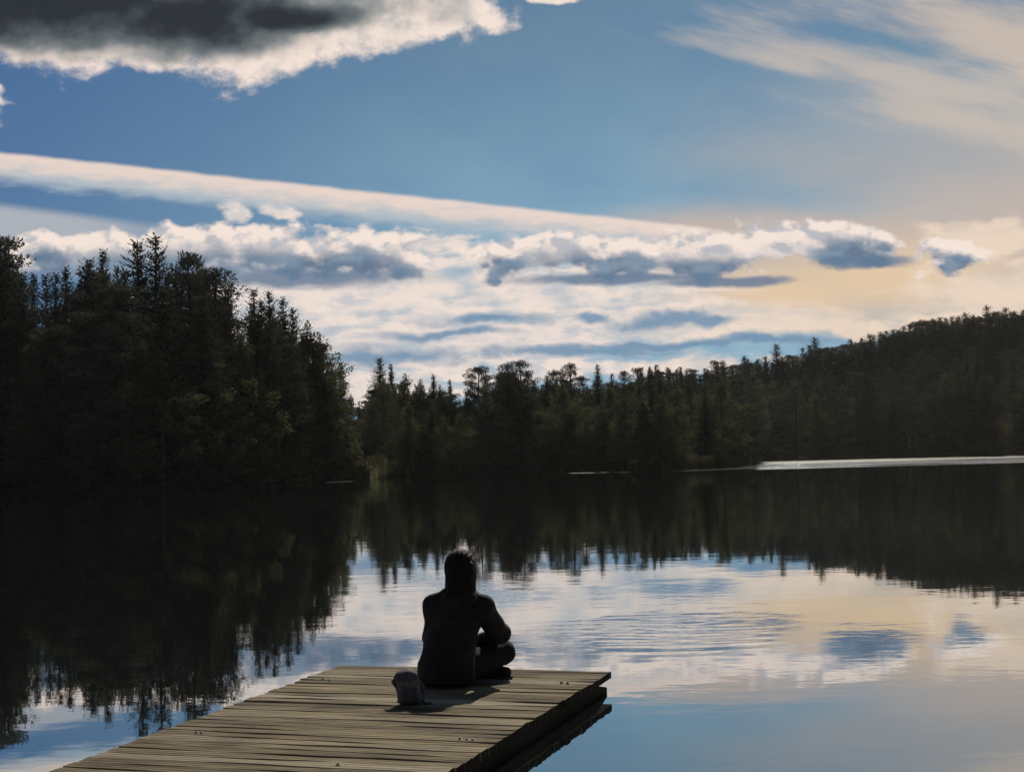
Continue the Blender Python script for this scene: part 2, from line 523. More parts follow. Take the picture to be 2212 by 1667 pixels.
def water_mat():
    m, N = mat('lake_water')
    tc = N.n('ShaderNodeTexCoord').outputs['Object']
    flat = N.v('MULTIPLY', tc, (1, 1, 0))
    # calm swell plus fine ripples; wind-ruffled patches are rougher
    n1 = N.noise(N.v('MULTIPLY', flat, (1, 1.2, 1)), 1.1, 3, .5)
    n2 = N.noise(N.v('MULTIPLY', flat, (1, 1.3, 1)), 4.5, 3, .55)
    big = N.noise(flat, .09, 3, .5)
    calm = N.ss(big, .38, .62, .35, 1.5)
    h = N.m('MULTIPLY', N.m('MULTIPLY_ADD', n2, WATER_FINE, N.m('MULTIPLY', n1, WATER_SWELL)), calm)
    # a set of rings spreading across the middle of the lake
    c = on(1440, 1385)
    rc = N.v('SUBTRACT', flat, (c.x, c.y + 7.0, 0))
    rr = N.v('LENGTH', rc)
    rr = N.m('MULTIPLY_ADD', N.m('SUBTRACT', N.noise(flat, .55, 3, .5), .5), .9, rr)
    ring = N.m('SINE', N.m('MULTIPLY', rr, 2 * math.pi / .42))
    dc = on(1450, 1362)
    q = N.v('MULTIPLY', N.v('SUBTRACT', flat, (dc.x, dc.y, 0)), (1 / 1.15, 1 / 2.2, 0))
    rmask = N.ss(N.v('LENGTH', q), .35, 1.0, 1.0, 0.0)
    h = N.m('ADD', h, N.m('MULTIPLY', N.m('MULTIPLY', ring, rmask), .0009))

    # ruffled water far out to the east and in slivers along the shore
    def patch(px0, px1, y0, y1, soft=.25):
        lo = N.n('ShaderNodeSeparateXYZ')
        N.put(lo.inputs[0], flat)
        x, y = lo.outputs[0], lo.outputs[1]
        s = N.m('DIVIDE', x, N.m('MAXIMUM', y, 1.0))          # bearing
        mx = N.m('MULTIPLY', N.ss(s, ray(px0, 990).x - .004, ray(px0, 990).x + .004), N.ss(s, ray(px1, 990).x - .004, ray(px1, 990).x + .004, 1.0, 0.0))
        # near and far edge as lines across the lake
        (n0, n1_), (f0, f1) = y0, y1

        def edge(r0, r1):
            p0, p1 = on(px0, r0), on(px1, r1)
            k = (p1.y - p0.y) / (p1.x - p0.x)
            return N.m('SUBTRACT', y, N.m('MULTIPLY_ADD', N.m('SUBTRACT', x, p0.x), k, p0.y))
        wob = N.m('MULTIPLY', N.m('SUBTRACT', N.noise(N.v('MULTIPLY', flat, (.35, 1, 1)), .12, 3, .6), .5), 14)
        near = N.ss(N.m('ADD', edge(n0, n1_), wob), -1.5, 2.5)
        far = N.ss(N.m('ADD', edge(f0, f1), N.m('MULTIPLY', wob, .4)), -2, 3, 1.0, 0.0)
        return N.m('MULTIPLY', mx, N.m('MULTIPLY', near, far))

    ruff = patch(1630, 3200, (1014.5, 973.5), (1003, 962))
    r2 = patch(1640, 3200, (1003.5, 963), (997.5, 956.5))
    r3 = N.m('MULTIPLY', patch(1420, 1650, (1019.5, 1012), (1015, 1004)), .55)
    r4 = N.m('MULTIPLY', patch(1226, 1290, (1023, 1022), (1018.5, 1017.5)), 1.0)
    r5 = N.m('MULTIPLY', patch(1290, 1375, (1021, 1020), (1016.5, 1015.5)), 1.0)
    brk = N.noise(N.v('MULTIPLY', flat, (.16, 1, 1)), .42, 5, .68)
    ruff = N.m('MULTIPLY', ruff, N.ss(brk, .34, .60, .05, 1.0))
    R_ = ruff
    r6 = N.m('MULTIPLY', patch(700, 765, (1043, 1041), (1037.5, 1036)), .9)
    for o in (r2, r3, r4, r5, r6):
        R_ = N.m('MAXIMUM', R_, o)
    chop = N.noise(N.v('MULTIPLY', flat, (.6, 1, 1)), 2.4, 3, .65)
    h = N.m('ADD', h, N.m('MULTIPLY', N.m('MULTIPLY', chop, R_), .080))
    bp = N.n('ShaderNodeBump')
    bp.inputs['Strength'].default_value = 1.0
    bp.inputs['Distance'].default_value = 1.0
    N.put(bp.inputs['Height'], h)
    gl = N.n('ShaderNodeBsdfGlossy')
    N.put(gl.inputs['Roughness'], N.m('MULTIPLY_ADD', R_, .11, .012))
    N.put(gl.inputs['Normal'], bp.outputs[0])
    gl.inputs['Color'].default_value = (.95, .97, .97, 1)
    body = N.n('ShaderNodeBsdfDiffuse')
    body.inputs['Color'].default_value = (.006, .009, .009, 1)
    geo = N.n('ShaderNodeNewGeometry')
    cosv = N.m('ABSOLUTE', N.v('DOT_PRODUCT', geo.outputs['Incoming'], (0, 0, 1)))
    fr = N.m('MULTIPLY_ADD', N.m('POWER', N.m('SUBTRACT', 1.0, cosv), 2.1), .93, .04)
    ms = N.n('ShaderNodeMixShader')
    N.put(ms.inputs[0], fr)
    N.t.links.new(body.outputs[0], ms.inputs[1])
    N.t.links.new(gl.outputs[0], ms.inputs[2])
    return finish(m, N, ms.outputs[0])


WATER_FINE, WATER_SWELL = .00035, .0018
s_ = 420.0
wm = mesh_from('water', [(-s_, -20, 0), (s_, -20, 0), (s_, 440, 0), (-s_, 440, 0)], [[0, 1, 2, 3]], water_mat())
tag(link('water', wm), kind='structure')


# ---------------------------------------------------------------- jetty
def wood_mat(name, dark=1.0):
    m, N = mat(name)
    tc = N.n('ShaderNodeTexCoord').outputs['Object']
    at_ = N.n('ShaderNodeAttribute', attribute_name='shade').outputs['Fac']
    rot = N.n('ShaderNodeVectorRotate', rotation_type='Z_AXIS')
    N.put(rot.inputs['Vector'], tc)
    rot.inputs['Angle'].default_value = -PLANK_ANG
    off = N.v('ADD', rot.outputs[0], N.xyz(N.m('MULTIPLY', at_, 37.0), 0.0, N.m('MULTIPLY', at_, 11.0)))
    grain = N.noise(N.v('MULTIPLY', off, (1.1, 30, 4)), 2.2, 6, .62)
    fine = N.noise(N.v('MULTIPLY', off, (2.5, 90, 8)), 2.0, 4, .6)
    blot = N.noise(N.v('MULTIPLY', off, (1, 2.5, 1)), 2.3, 5, .6)
    lich = N.noise(N.v('MULTIPLY', off, (2.0, 5, 1)), 5.0, 6, .7)
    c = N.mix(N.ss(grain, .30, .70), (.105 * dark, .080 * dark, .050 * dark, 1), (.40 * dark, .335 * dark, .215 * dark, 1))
    c = N.mix(N.m('MULTIPLY', N.ss(blot, .42, .70), .55), c, (.20 * dark, .175 * dark, .125 * dark, 1))
    c = N.mix(N.m('MULTIPLY', N.ss(lich, .58, .74), .22), c, (.30 * dark, .30 * dark, .15 * dark, 1))
    c = N.mix(N.m('MULTIPLY', N.ss(fine, .60, .74), .5), c, (.055 * dark, .043 * dark, .028 * dark, 1))
    stain = N.noise(N.v('MULTIPLY', rot.outputs[0], (1.0, 1.8, 1)), 1.1, 6, .68)
    c = N.mix(N.m('MULTIPLY', N.ss(stain, .45, .63), .72), c, (.105 * dark, .082 * dark, .056 * dark, 1))
    vo = N.n('ShaderNodeTexVoronoi')
    N.put(vo.inputs['Vector'], N.v('MULTIPLY', off, (1.5, 7, 1)))
    vo.inputs['Scale'].default_value = 1.6
    knot = N.ss(N.m('MULTIPLY_ADD', N.m('SUBTRACT', fine, .5), .10, vo.outputs['Distance']), .05, .13, 1.0, 0.0)
    c = N.mix(N.m('MULTIPLY', knot, .75), c, (.055 * dark, .038 * dark, .022 * dark, 1))
    crack = N.noise(N.v('MULTIPLY', off, (.8, 60, 3)), 2.6, 3, .5)
    c = N.mix(N.m('MULTIPLY', N.ss(crack, .66, .72), .8), c, (.03 * dark, .023 * dark, .016 * dark, 1))
    c = N.mix(N.ss(at_, .72, .95, 0.0, .5), c, (.33 * dark, .305 * dark, .25 * dark, 1))
    hs = N.n('ShaderNodeHueSaturation')
    N.put(hs.inputs['Value'], N.m('MULTIPLY_ADD', at_, .60, .60))
    N.put(hs.inputs['Color'], c)
    b = N.n('ShaderNodeBsdfPrincipled')
    N.put(b.inputs['Base Color'], hs.outputs[0])
    b.inputs['Roughness'].default_value = .9
    b.inputs['Specular IOR Level'].default_value = .12 if dark > .5 else .03
    bp = N.n('ShaderNodeBump')
    bp.inputs['Strength'].default_value = .8
    bp.inputs['Distance'].default_value = .004
    N.put(bp.inputs['Height'], N.m('ADD', grain, fine))
    N.put(b.inputs['Normal'], bp.outputs[0])
    return finish(m, N, b.outputs[0])


FL, FR = on(737, 1435, DECK_Z), on(1320, 1449, DECK_Z)       # far corners of the deck
BL, BR = on(104, 1667, DECK_Z), on(969, 1667, DECK_Z)
PLANK_ANG = math.atan2(FR.y - FL.y, FR.x - FL.x)
eL, eR = (BL - FL).normalized(), (BR - FR).normalized()
eM = (eL + eR).normalized()
pdir = (FR - FL).normalized()
pn = Vector((pdir.y, -pdir.x, 0))                            # towards the shore
M_WOOD = wood_mat('weathered_deck_wood')
M_WOOD_DARK = wood_mat('shaded_beam_wood', .09)  # deck wood blackened for the beams: shade of the unlit side in the colour
M_ENDS = wood_mat('dark_shaded_end_grain', .07)  # dark end grain, with the unlit side's shade also put into its colour
M_IRON = simple_mat('rusty_iron', (.16, .13, .11), (.42, .40, .37), 60, rough=.35, spec=.8)


def edge_pt(F, e, s):
    """point on a side edge, s metres along the plank normal from the outer end"""
    return F + e * (s / e.dot(pn))


jetty = thing('jetty', 'weathered grey-yellow plank jetty reaching out over the calm lake', 'jetty', tuple(FL + (FR - FL) * .5 - Vector((0, 0, DECK_Z))))
jo = jetty.location.copy()
pl = MB()
s = 0.0
prnd = random.Random(4)
while s < 13.5:
    w = .118 + prnd.uniform(-.006, .006)
    gap = prnd.choice([.006, .008, .010, .014, .018])
    a0, a1 = edge_pt(FL, eL, s), edge_pt(FL, eL, s + w)
    b0, b1 = edge_pt(FR, eR, s), edge_pt(FR, eR, s + w)
    lo_, ro_ = prnd.uniform(-.009, .009), prnd.uniform(-.005, .006)
    shv = prnd.random()
    dzl, dzr = prnd.uniform(-.004, .003), prnd.uniform(-.004, .003)
    th = .044
    # three raised ribs per board: cross-section profile
    prof = [(0, -.006), (.05, 0), (.29, 0), (.32, -.004), (.35, 0), (.64, 0), (.67, -.004), (.70, 0), (.95, 0), (1, -.006)]
    NS = 10
    V_, F_ = [], []
    for i in range(NS + 1):
        k = i / NS
        for (q, dz) in prof:
            p = (a0.lerp(a1, q)).lerp(b0.lerp(b1, q), k)
            p = p + pdir * (-lo_ * (1 - k) + ro_ * k)
            wv = .0025 * math.sin(k * 7 + shv * 20) + .002 * math.sin(k * 17 + shv * 50)
            V_.append((p.x - jo.x, p.y - jo.y, DECK_Z + dz + wv * (q - .5) * 2 + dzl * (1 - k) + dzr * k))
    m_ = len(prof)
    base = len(V_)
    for i in (0, NS):
        pass
    for i in range(NS + 1):
        k = i / NS
        for q in (0, 1):
            p = (a0.lerp(a1, q)).lerp(b0.lerp(b1, q), k) + pdir * (-lo_ * (1 - k) + ro_ * k)
            V_.append((p.x - jo.x, p.y - jo.y, DECK_Z - th))
    for i in range(NS):
        for j in range(m_ - 1):
            F_.append([i * m_ + j, i * m_ + j + 1, (i + 1) * m_ + j + 1, (i + 1) * m_ + j])
        F_.append([i * m_, (i + 1) * m_, base + 2 * (i + 1), base + 2 * i])
        F_.append([i * m_ + m_ - 1, base + 2 * i + 1, base + 2 * (i + 1) + 1, (i + 1) * m_ + m_ - 1])
        F_.append([base + 2 * i, base + 2 * (i + 1), base + 2 * (i + 1) + 1, base + 2 * i + 1])
    F_.append([base, base + 1] + [m_ - 1 - j for j in range(m_)])
    e0 = NS * m_
    F_.append([base + 2 * NS + 1, base + 2 * NS] + [e0 + j for j in range(m_)])
    pl.add(V_, F_, shv)
    s += w + gap
dm = pl.mesh('deck_planks', M_WOOD)
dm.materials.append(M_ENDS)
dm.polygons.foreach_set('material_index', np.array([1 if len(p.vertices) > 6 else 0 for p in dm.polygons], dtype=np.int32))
deck = link('deck_planks', dm, jetty)
DECK_LEN = s


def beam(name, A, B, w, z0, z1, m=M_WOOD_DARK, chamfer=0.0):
    """beam from A to B (plan points, outer end first)"""
    d = (B - A).normalized()
    n = Vector((-d.y, d.x, 0)) * (w / 2)
    b = MB()
    pts = []
    ks = [0, .022 if chamfer else .0001, .25, .5, .75, 1]
    sec = []
    for i, k in enumerate(ks):
        p = A.lerp(B, k)
        c = chamfer if i == 0 else 0
        sec.append([(p.x - jo.x - n.x, p.y - jo.y - n.y, z0 + c), (p.x - jo.x + n.x, p.y - jo.y + n.y, z0 + c),
                    (p.x - jo.x + n.x, p.y - jo.y + n.y, z1 - c * 1.7), (p.x - jo.x - n.x, p.y - jo.y - n.y, z1 - c * 1.7)])
    V_ = [q for r in sec for q in r]
    F_ = [[3, 2, 1, 0]]
    for i in range(len(ks) - 1):
        for j in range(4):
            F_.append([i * 4 + j, i * 4 + (j + 1) % 4, (i + 1) * 4 + (j + 1) % 4, (i + 1) * 4 + j])
    e = (len(ks) - 1) * 4
    F_.append([e, e + 1, e + 2, e + 3])
    b.add(V_, F_, .5)
    return link(name, b.mesh(name, m), jetty)


inR, inL = pdir * -.055, pdir * .055
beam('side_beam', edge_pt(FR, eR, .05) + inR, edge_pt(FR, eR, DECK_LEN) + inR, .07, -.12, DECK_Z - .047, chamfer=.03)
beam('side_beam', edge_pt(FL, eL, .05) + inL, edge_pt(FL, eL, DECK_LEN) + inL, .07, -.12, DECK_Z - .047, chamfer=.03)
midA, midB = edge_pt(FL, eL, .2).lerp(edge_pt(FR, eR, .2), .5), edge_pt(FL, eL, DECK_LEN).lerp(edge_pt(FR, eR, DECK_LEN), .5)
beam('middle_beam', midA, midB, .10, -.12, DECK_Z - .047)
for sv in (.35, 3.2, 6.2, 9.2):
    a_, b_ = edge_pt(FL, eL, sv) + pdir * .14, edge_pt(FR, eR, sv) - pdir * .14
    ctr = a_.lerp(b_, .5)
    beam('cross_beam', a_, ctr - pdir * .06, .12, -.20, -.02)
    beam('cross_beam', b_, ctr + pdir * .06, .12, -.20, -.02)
# bolts with square washers
for (px_, py_) in [(697, 1467), (712, 1470), (424, 1583), (435, 1584), (730, 1652), (993, 1597), (1008, 1598), (1021, 1599), (1213, 1474), (1226, 1475)]:
    p = on(px_, py_, DECK_Z)
    b = MB()
    r = .012
    x, y = p.x - jo.x, p.y - jo.y
    b.hexa([(x - r, y - r, DECK_Z - .004), (x + r, y - r, DECK_Z - .004), (x + r, y + r, DECK_Z - .004), (x - r, y + r, DECK_Z - .004),
            (x - r, y - r, DECK_Z + .004), (x + r, y - r, DECK_Z + .004), (x + r, y + r, DECK_Z + .004), (x - r, y + r, DECK_Z + .004)])
    b.tube([(x, y, DECK_Z + .004), (x, y, DECK_Z + .009), (x, y, DECK_Z + .012)], [.008, .008, .005], 6)
    link('deck_bolt', b.mesh('deck_bolt', M_IRON), jetty)


# ---------------------------------------------------------------- trees
def cards(centre, axis, side, ln, wd):
    """thin leaf-shaped quads (diamond-ish) from arrays"""
    c, a, s_v = np.asarray(centre), np.asarray(axis), np.asarray(side)
    ln, wd = np.asarray(ln)[:, None], np.asarray(wd)[:, None]
    p0 = c
    p1 = c + a * ln * .45 + s_v * wd * .5
    p2 = c + a * ln
    p3 = c + a * ln * .5 - s_v * wd * .5
    return np.stack([p0, p1, p2, p3], 1).reshape(-1, 3)


def unit(a):
    return a / np.maximum(np.linalg.norm(a, axis=-1, keepdims=True), 1e-9)


def crown_mesh(name, quads, shade, material):
    n = len(quads) // 4
    f = np.arange(n * 4).reshape(n, 4)
    return mesh_from(name, quads, f, material, attr=shade)


def spruce_proto(seed, H=14.0, Rb=2.0, gap=0.0, thin=1.0):
    r = np.random.default_rng(seed)
    C, A, Sd, L, Wd, Sh = [], [], [], [], [], []
    tk = MB()
    lean = r.uniform(-.012, .012, 2)
    tk.tube([(lean[0] * z, lean[1] * z, z) for z in np.linspace(-.4, H * .985, 9)], [.20 * (1 - k) ** .8 + .012 for k in np.linspace(0, .97, 9)], 7)
    z = .5
    while z < H * .985:
        k = z / H
        rad = Rb * (1 - k) ** .64 * (.62 + .38 * min(1, k * 6 + .3)) + .09
        nb = int(r.integers(7, 11)) if k < .90 else 5
        ph = r.uniform(0, 6.28)
        for b in range(nb):
            if r.random() < gap:
                continue
            an = ph + b * 6.283 / nb + r.normal(0, .22)
            bl = rad * r.uniform(.45, 1.22)
            droop = -.36 + .80 * k + r.normal(0, .13)
            d = np.array([math.cos(an), math.sin(an), 0.0])
            n = np.array([-math.sin(an), math.cos(an), 0.0])
            st = max(4, int(bl / .15))
            zb = z + r.normal(0, .10)
            for i in range(st):
                t = (i + .6) / st
                sag = droop * t * bl + .30 * bl * t * t * (1 - k)     # tip turns up
                p = d * bl * t + np.array([lean[0] * z, lean[1] * z, zb + sag])
                tl = (.16 + .36 * (1 - t)) * (1 - .55 * k) * r.uniform(.7, 1.25)
                for sg in (-1, 1):
                    ax = unit(d * .75 + n * sg * r.uniform(.5, 1.0) + np.array([0, 0, -.38 + r.normal(0, .18)]))
                    C.append(p); A.append(ax); Sd.append(unit(np.cross(ax, [0, 0, 1]) + r.normal(0, .35, 3)))
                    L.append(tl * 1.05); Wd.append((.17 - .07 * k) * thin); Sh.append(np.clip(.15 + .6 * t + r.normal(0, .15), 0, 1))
                if r.random() < .55:
                    C.append(p); A.append(unit(np.array([d[0] * .3, d[1] * .3, -1.0]))); Sd.append(n)
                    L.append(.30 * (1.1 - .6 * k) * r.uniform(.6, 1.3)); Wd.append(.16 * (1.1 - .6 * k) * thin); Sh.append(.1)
            ax = unit(d + np.array([0, 0, droop + .4]))
            C.append(d * bl * .92 + np.array([0, 0, zb + droop * bl * .92 + .25 * bl * (1 - k)])); A.append(ax); Sd.append(n); L.append(.3); Wd.append(.12); Sh.append(.8)
        z += r.uniform(.17, .36) * (1.0 - .30 * k)
    for i in range(7):
        ax = unit(np.array([r.normal(0, .25), r.normal(0, .25), 1.0]))
        C.append(np.array([lean[0] * H, lean[1] * H, H - .55 + i * .06])); A.append(ax); Sd.append(unit(np.cross(ax, [1, 0, 0]))); L.append(.30); Wd.append(.05); Sh.append(.6)
    q = cards(C, A, Sd, L, Wd)
    return tk, q, Sh


def clump(r, c, rx, rz, n, ln, wd, upb=.35):
    v = unit(r.normal(0, 1, (n, 3)))
    rad = r.uniform(.25, 1, n)[:, None] ** .5
    p = c + v * rad * np.array([rx, rx, rz])
    ax = unit(v + np.array([0, 0, upb]) + r.normal(0, .45, (n, 3)))
    sd = unit(np.cross(ax, r.normal(0, 1, (n, 3))))
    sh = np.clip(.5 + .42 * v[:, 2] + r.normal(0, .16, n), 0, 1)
    return p, ax, sd, ln * r.uniform(.6, 1.3, n), wd * r.uniform(.7, 1.3, n), sh


def pine_proto(seed, H=14.0, base=.34, Rb=2.3, flat=.5):
    r = np.random.default_rng(seed)
    out = []
    tk = MB()
    bend = r.uniform(-.25, .25, 2)
    tzs = np.linspace(-.4, H * .96, 10)
    tp = lambda z: np.array([np.interp(z, tzs, bend[0] * np.sin(tzs / H * 3)), np.interp(z, tzs, bend[1] * np.sin(tzs / H * 2.4)), min(z, H * .955)])
    tk.tube([tuple(tp(z)) for z in tzs], [.21 * (1 - k) ** .7 + .02 for k in np.linspace(0, .95, 10)], 7)
    nl = 34
    for i in range(nl):
        k = base + (1 - base) * (i + r.uniform(0, .8)) / nl
        z = H * k
        q = (k - base) / (1 - base)
        rad = Rb * (.35 + .75 * math.sin(min(1, q * 1.25 + .12) * math.pi * .62)) * (1 - q ** 1.8 * .80)
        an = i * 2.4 + r.normal(0, .4)
        bl = rad * r.uniform(.55, 1.12)
        up_ = .12 + .65 * q + r.normal(0, .1)
        d = np.array([math.cos(an), math.sin(an), 0])
        a = tp(z * .985)
        e = a + d * bl + np.array([0, 0, up_ * bl * .55])
        mid = (a + e) / 2 + np.array([0, 0, -.06 * bl])
        tk.tube([tuple(a), tuple(mid), tuple(e)], [.05 * (1.1 - q), .035, .015], 4)
        nc = max(2, int(bl * 2.4))
        for j in range(nc):
            t = .42 + .62 * (j + r.uniform(.2, .9)) / nc
            c = a + (e - a) * t + r.normal(0, .16, 3) * np.array([1, 1, .6])
            out.append(clump(r, c, r.uniform(.42, .74), r.uniform(.20, .36), 58, .28, .09, .55))
    for j in range(5):
        out.append(clump(r, tp(H * .97) + r.normal(0, .25, 3) * np.array([1, 1, .8]), .36, .30, 40, .27, .07, .7))
    for j in range(8):      # dead stubs below the crown
        z = H * r.uniform(.06, max(base, .1))
        an = r.uniform(0, 6.28)
        tk.tube([tuple(tp(z)), tuple(tp(z) + np.array([math.cos(an), math.sin(an), -.1]) * r.uniform(.3, 1.0))], [.025, .008], 4)
    P, A, Sd, L, Wd, Sh = (np.concatenate([o[i] for o in out]) for i in range(6))
    return tk, cards(P, A, Sd, L, Wd), Sh


def birch_proto(seed, H=12.0, Rb=1.9, base=.04):
    r = np.random.default_rng(seed)
    out = []
    tk = MB()
    bend = r.uniform(-.4, .4, 2)
    tzs = np.linspace(-.3, H * .97, 9)
    tq = (np.maximum(tzs, 0) / H) ** 1.5
    tp = lambda z: np.array([np.interp(z, tzs, bend[0] * tq), np.interp(z, tzs, bend[1] * tq), min(z, H * .965)])
    tk.tube([tuple(tp(z)) for z in tzs], [.13 * (1 - k) ** .8 + .012 for k in np.linspace(0, .97, 9)], 6)
    nl = 44
    for i in range(nl):
        k = base + (1 - base) * (i + r.uniform(0, .9)) / nl
        q = (k - base) / (1 - base)
        rad = Rb * (math.sin(min(1.0, q * .92 + .22) * math.pi) ** .7) * r.uniform(.6, 1.15) + .15
        an = i * 2.4 + r.normal(0, .5)
        d = np.array([math.cos(an), math.sin(an), 0])
        a = tp(H * k * .92)
        e = a + d * rad + np.array([0, 0, rad * r.uniform(.35, .9)])
        tk.tube([tuple(a), tuple((a + e) / 2 + np.array([0, 0, .05])), tuple(e)], [.035, .022, .008], 4)
        for j in range(max(2, int(rad * 2.4))):
            t = r.uniform(.35, 1.05)
            c = a + (e - a) * t + r.normal(0, .14, 3) + np.array([0, 0, -.12 * t])
            p, ax, sd, l_, w_, sh = clump(r, c, r.uniform(.30, .54), r.uniform(.30, .58), 54, .17, .14, -.35)
            out.append((p, ax, sd, l_, w_, sh))
    for j in range(4):
        out.append(clump(r, tp(H * (.93 + .02 * j)), .16, .30, 26, .14, .11, .2))
    P, A, Sd, L, Wd, Sh = (np.concatenate([o[i] for o in out]) for i in range(6))
    return tk, cards(P, A, Sd, L, Wd), Sh


def shrub_proto(seed, H=1.6, Rb=1.1):
    r = np.random.default_rng(seed)
    out = []
    tk = MB()
    for i in range(9):
        an = r.uniform(0, 6.28)
        l_ = Rb * r.uniform(.3, 1)
        e = np.array([math.cos(an) * l_, math.sin(an) * l_, H * r.uniform(.5, 1) * (1 - .35 * l_ / Rb)])
        tk.tube([(0, 0, -.15), tuple(e * .5 + np.array([0, 0, .1])), tuple(e)], [.03, .02, .008], 4)
        for j in range(5):
            out.append(clump(r, e * r.uniform(.4, 1.02) + r.normal(0, .10, 3), r.uniform(.18, .36), r.uniform(.16, .34), 34, .13, .09, .2))
    P, A, Sd, L, Wd, Sh = (np.concatenate([o[i] for o in out]) for i in range(6))
    return tk, cards(P, A, Sd, L, Wd), Sh


PROTO = {}


def proto(key, kind, built, crown_m, trunk_m, H, Rw):
    tk, q, sh = built
    q = q.copy()
    PROTO[key] = (kind, tk.mesh('trunk', trunk_m, smooth=True), crown_mesh('crown' if kind != 'shrub' else 'foliage', q, sh, crown_m), H, Rw)


for i, (rb, gp) in enumerate([(2.5, .02), (2.1, .05), (2.8, .03), (1.25, .10)]):
    proto(f's{i}', 'spruce_tree', spruce_proto(20 + i, 14.0, rb, gp), M_SPRUCE, M_BARK, 14.0, rb)
for i, (bs, rb) in enumerate([(.34, 3.2), (.16, 2.9), (.50, 2.9), (.08, 3.2)]):
    proto(f'p{i}', 'pine_tree', pine_proto(40 + i, 14.0, bs, rb), M_PINE, M_PINEBARK, 14.0, rb)
for i, rb in enumerate([2.5, 3.0, 1.9]):
    proto(f'b{i}', 'birch_tree', birch_proto(60 + i, 12.0, rb), M_BIRCH, M_BIRCHBARK, 12.0, rb)
for i in range(3):
    proto(f'h{i}', 'shrub', shrub_proto(80 + i), M_SHRUB, M_BARK, 1.6, 1.1)
FIRST = {}
trnd = random.Random(23)
N_TREES = 0


def plant(key, x, y, h, wide=1.0, label='', cat=None, group=None):
    """one tree, h metres tall, its crown scaled sideways by wide"""
    global N_TREES
    kind, tm, cm, H, Rw = PROTO[key]
    z = float(ground_z(np.array(x), np.array(y)))
    o = thing(kind, label, cat or {'spruce_tree': 'spruce', 'pine_tree': 'pine', 'birch_tree': 'birch', 'shrub': 'shrub'}[kind], (x, y, z - .05), group)
    s_z = h / H
    o.scale = (s_z * wide, s_z * wide, s_z)
    o.rotation_euler = (0, 0, trnd.uniform(0, 6.28))
    if key not in FIRST:
        FIRST[key] = (link('trunk' if kind != 'shrub' else 'stem', tm, o), link(cm.name, cm, o))
    else:
        for src in FIRST[key]:
            c = src.copy()
            col.objects.link(c)
            c.parent = o
    N_TREES += 1
    return o


def shore_t(x, y):
    return math.hypot(x, y) - float(np.interp(math.degrees(math.atan2(x, y)), sh_az, sh_d))


def place_top(key, px, py, dist, wide=1.0, **kw):
    """tree whose tip shows at a photo pixel; dist metres out"""
    p = at(px, py, dist)
    g = float(ground_z(np.array(p.x), np.array(p.y)))
    return plant(key, p.x, p.y, max(2.0, p.z - g + .05), wide, **kw)


NEARW, MIDW, HILL = 'trees of the dark near wood', 'trees at the head of the bay', 'trees on the far hill'
# the near wood's skyline: proto, tip column, tip row, distance, width, label
near = [
    ('p3', 16, 506, 121, 1.0, 'tall broad pine at the outer end of the near wood, high as the paired spruces'),
    ('p3', -40, 520, 124, 1.2, 'tall pine half out of sight at the outer end of the near wood'),
    ('s1', 70, 590, 126, .8, 'short thin spruce in the dip beside the tall broad pine of the near wood'),
    ('s1', 97, 590, 127, .9, 'low spruce tip in the dip of the near wood, second from the tall broad pine'),
    ('s1', 122, 586, 124, .8, 'small blunt spruce top in the dip of the near wood'),
    ('s1', 145, 575, 126, .9, 'pointed tree standing up slightly in the dip of the near wood'),
    ('s2', 190, 560, 121, .95, 'dark dense spruce just beside the thin bare-tipped spruce in the near wood'),
    ('s3', 221, 537, 125, .9, 'thin spruce with a bare needle-like tip on the near wood skyline'),
    ('s0', 254, 575, 122, .8, 'dark pointed crown between the bare-tipped spruce and the paired spruces'),
    ('s0', 294, 518, 116, 1.0, 'slimmer of the two tall paired spruces on the near wood skyline'),
    ('s2', 333, 511, 115, 1.05, 'taller of the two paired spruces with clear layered branches on the near wood skyline'),
    ('s1', 368, 585, 121, .9, 'low dark spruce in the notch behind the taller paired spruce'),
    ('p1', 402, 545, 118, .9, 'bushy pine top, first crown beyond the paired spruces'),
    ('s1', 428, 552, 122, .7, 'narrow spruce crown leaning on the bushy pine beyond the paired spruces'),
    ('p1', 463, 578, 117, 1.0, 'broad round pine crown stepping down to the sloping end of the near wood'),
    ('s0', 492, 622, 119, .9, 'dark pointed crown in the notch below the broad round pine'),
    ('s2', 546, 625, 124, .9, 'pointed crown leading the sloping end of the near wood'),
    ('s1', 581, 628, 126, .85, 'second pointed crown on the sloping end of the near wood'),
    ('s2', 608, 645, 127, .9, 'third pointed crown, lower, on the sloping end of the near wood'),
    ('s0', 634, 664, 126, .8, 'small pointed crown on the slope above the rounded edge of the near wood'),
    ('b1', 658, 690, 126, .95, 'leafy rounded crown on the sloping edge of the near wood'),
    ('b1', 684, 715, 127, .85, 'leafy crown near the outer edge of the near wood'),
    ('p3', 700, 742, 128, .75, 'dense crown forming the steep outer edge of the near wood'),
    ('b0', 690, 790, 129, .8, 'lower leafy crown bulging from the steep edge of the near wood'),
    ('s0', 737, 780, 135, 1.0, 'spruce with light gaps standing against the steep edge of the near wood'),
    ('b2', 760, 850, 137, .9, 'small birch beyond the gappy spruce, at the gap between the two woods'),
    ('s1', 775, 868, 141, .8, 'small spruce closing the near wood at the gap of sky'),
]
for k_, x_, y_, d_, w_, l_ in near:
    place_top(k_, x_, y_, d_, w_ * 1.2, label=l_, group=NEARW)
